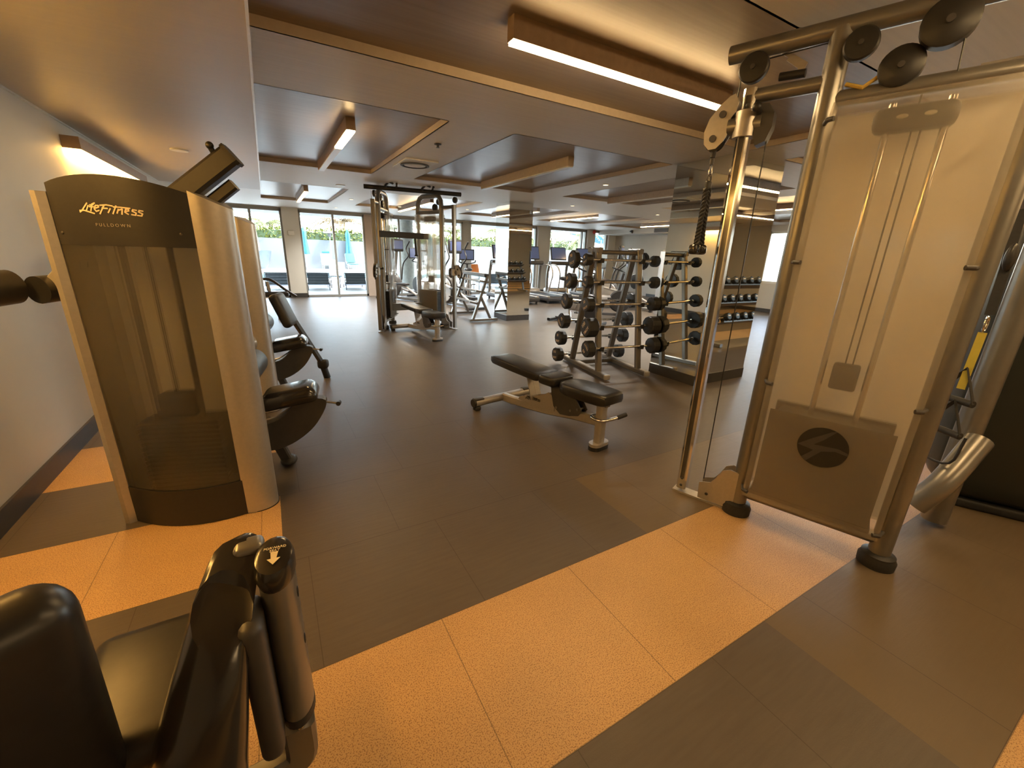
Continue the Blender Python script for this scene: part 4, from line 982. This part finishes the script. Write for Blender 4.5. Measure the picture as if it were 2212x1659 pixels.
# planter
t = thing('planter', 'tall grey tapering planter pot by the garden wall, far left window', 'planter', (-.35, 31.1, -.02))
MB().lathe([(.25, 0), (.42, .25), (.58, .75), (.66, 1.10), (.60, 1.10), (.55, .95)], n=28, cap=False).build('pot', mat('planter_grey', (.05, .065, .08), .5), t)
MB().lathe([(.0, .96), (.57, .96), (.57, .94), (.0, .94)], n=20, cap=False).build('soil', mat('soil', (.12, .10, .06), .9), t)
# white loungers on the far side of the pool
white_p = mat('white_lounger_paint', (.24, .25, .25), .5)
teal = mat('teal_towel', (.012, .12, .14), .8)
def make_lounger():
    t = thing('sun_lounger', '', 'sun lounger')
    MB().rbox((0, -.35, .36), (.68, 1.25, .08), .02).build('seat', white_p, t)
    MB(Mx.Translation((0, .25, .38)) @ Mx.Rotation(R_(55), 4, 'X')).rbox((0, .38, 0), (.68, .78, .07), .02).build('backrest', white_p, t)
    for k in (-1, 1):
        MB().rbox((k*.36, -.25, .52), (.07, .60, .04), .01).build('armrest', white_p, t)
        for y in (-.85, .25): MB().bar((k*.32, y, 0), (k*.32, y, .52 if y > 0 else .36), .06, .06).build('leg', white_p, t)
    return t
lg = make_lounger()
labs = ['white sun lounger by the garden wall left of the window pillar', 'white lounger with teal towel roll, left in the second window', 'white lounger spread with a teal towel below the closed umbrella', 'white lounger beside white cube table, right in the second window', 'white lounger against the garden wall behind the far cable machine', 'white lounger across the pool right of the far cable machine']
for i, (x, lb) in enumerate(zip((1.35, 3.45, 4.95, 6.7, 9.6, 12.4), labs)):
    if i == 0: lg.location = (x, 30.6, -.02); lg['label'] = lb; lg['group'] = 'white loungers across the pool'
    else: dup(lg, (x, 30.6, -.02), R_(random.uniform(-6, 6)), lb)
t = thing('rolled_towel', 'teal towel roll on the back of a white lounger', 'towel', (3.45, 31.16, 1.10)); MB().tube([(-.22, 0, 0), (.22, 0, 0)], .07, 12).build('roll', teal, t)
t = thing('towel', 'teal towel spread over the lounger below the umbrella', 'towel', (4.95, 30.12, .40)); MB().rbox((0, 0, 0), (.6, 1.1, .02), .008).build('cloth', teal, t)
MB(Mx.Translation((0, .70, .03)) @ Mx.Rotation(R_(55), 4, 'X')).rbox((0, .36, .06), (.6, .7, .02), .008).build('cloth_back', teal, t)
for i, (x, lb) in enumerate(((4.25, 'white cube side table between two white loungers'), (6.1, 'white cube side table left of the rightmost white lounger'))):
    t = thing('side_table', lb, 'side table', (x, 30.6, -.02)); MB().rbox((0, 0, .25), (.45, .45, .5), .03).build('body', white_p, t)
def umbrella(x, y, lb):
    t = thing('umbrella', lb, 'umbrella', (x, y, -.02), 0, 'closed blue umbrellas')
    MB().cyl((0, 0, 0), (0, 0, 2.6), .03, 12).build('pole', white_p, t)
    n = 20; mb = MB(); prof = ((.04, 2.62), (.14, 2.3), (.12, 1.9), (.17, 1.4), (.21, .98), (.10, .97))
    for i, (r, z) in enumerate(prof):
        mb.v += [V(((r*(1+.25*cos(5*2*pi*k/n)))*cos(2*pi*k/n), (r*(1+.25*cos(5*2*pi*k/n)))*sin(2*pi*k/n), z)) for k in range(n)]
        if i: mb.f += [((i-1)*n+k, (i-1)*n+(k+1) % n, i*n+(k+1) % n, i*n+k) for k in range(n)]
    mb.build('canopy', mat('umbrella_blue', (.012, .09, .13), .7, 0, .3, 4), t)
    MB().lathe([(.2, 0), (.2, .05), (.05, .10)], n=20).build('base', dkgrey, t)
umbrella(5.0, 31.74, 'closed blue umbrella right of the patio heater outside'); umbrella(2.2, 30.6, 'closed blue umbrella half hidden by the window pillar'); umbrella(10.6, 30.9, 'closed blue umbrella seen right of the far cable machine')
t = thing('patio_heater', 'tall white mushroom patio heater outside the second window', 'patio heater', (3.85, 31.6, -.02))
MB().cyl((0, 0, 0), (0, 0, 2.25), .03, 12).build('pole', white_p, t); MB().lathe([(.38, 2.32), (.36, 2.36), (.10, 2.44)], n=24).build('reflector', white_p, t)
MB().lathe([(.12, 2.10), (.14, 2.31)], n=16).build('burner', dkgrey, t); MB().lathe([(.22, 0), (.22, .6), (.10, .65)], n=20).build('base', mat('vent_white', (.7, .7, .7)), t)
# dark sling loungers on this side, backs to the gym
sling = mat('dark_sling_fabric', (.075, .088, .10), .6, 0, .15, 20); alu = mat('dark_aluminium', (.06, .07, .08), .4, .5)
def make_sling():
    t = thing('sling_lounger', '', 'sun lounger')
    MB(Mx.Translation((0, 0, .18)) @ Mx.Rotation(R_(60), 4, 'X')).box(-.33, .33, .02, .42, -.006, .006).build('back_sling', sling, t, smooth=False)
    fr_ = MB(Mx.Translation((0, 0, .18)) @ Mx.Rotation(R_(60), 4, 'X'))
    fr_.tube([(-.35, 0, 0), (-.35, .44, 0), (.35, .44, 0), (.35, 0, 0)], .018, 8).build('back_frame', alu, t)
    for i in range(4): MB(Mx.Translation((0, 0, .18)) @ Mx.Rotation(R_(60), 4, 'X')).cyl((-.35, .06+i*.10, .02), (.35, .06+i*.10, .02), .009, 6).build('cross_bar', alu, t)
    MB().box(-.33, .33, .02, 1.3, .165, .18).build('seat_sling', sling, t, smooth=False)
    for k in (-1, 1):
        MB().bar((k*.35, -.05, .17), (k*.35, 1.35, .17), .03, .04).build('side_rail', alu, t)
        for y in (.05, 1.25): MB().bar((k*.33, y, 0), (k*.33, y, .17), .03, .03).build('leg', alu, t)
    return t
slg = make_sling()
for i, (x, lb) in enumerate(((.22, 'dark sling lounger back left of the window pillar'), (1.42, 'dark sling lounger back just right of the window pillar'), (2.62, 'dark sling lounger back left of the thick window post'), (8.1, 'dark sling lounger outside right of the far cable machine'))):
    if i == 0: slg.location = (x, 15.6, -.02); slg.rotation_euler.z = 0; slg['label'] = lb; slg['group'] = 'dark loungers outside the windows'
    else: dup(slg, (x, 15.6, -.02), R_(-4), lb)
t = thing('side_table', 'small pale side table between the dark loungers outside', 'side table', (2.08, 16.6, -.02))
MB().rbox((0, 0, .42), (.42, .42, .03), .01).build('top', white_p, t)
for k in (-1, 1): MB().bar((k*.15, 0, 0), (k*.15, 0, .41), .03, .03).build('leg', alu, t)
t = thing('outdoor_chair', 'bright orange seat back outside, above the accessory rack', 'chair', (6.72, 14.6, -.02), R_(8))
MB(Mx.Translation((0, 0, .62)) @ Mx.Rotation(R_(70), 4, 'X')).rbox((0, .17, 0), (.42, .42, .03), .012).build('back_panel', orange_m, t)
MB().rbox((0, .18, .44), (.44, .42, .04), .015).build('seat', white_p, t)
for x in (-.19, .19):
    for y in (0, .36): MB().bar((x, y, 0), (x, y, .44 if y else .66), .03, .03).build('leg', white_p, t)
# blue sloping awning beyond the right window
t = thing('awning', 'bright blue sloping awning on posts outside the treadmill window', 'awning', (17.0, 22.0, -.02))
aw = mat('awning_blue', (.008, .08, .14), .5)
MB().add([(-2.6, -1, 3.55), (3.2, -1, 2.35), (3.2, 1.4, 2.35), (-2.6, 1.4, 3.55), (-2.6, -1, 3.45), (3.2, -1, 2.25), (3.2, 1.4, 2.25), (-2.6, 1.4, 3.45)], [(0, 1, 2, 3), (7, 6, 5, 4), (0, 4, 5, 1), (3, 2, 6, 7), (1, 5, 6, 2), (0, 3, 7, 4)]).build('canopy', aw, t, smooth=False)
for x, h in ((-1.6, 3.3), (.6, 2.8), (2.2, 2.5)): MB().cyl((x, 0, 0), (x, 0, h), .045, 12).build('post', white_p, t)
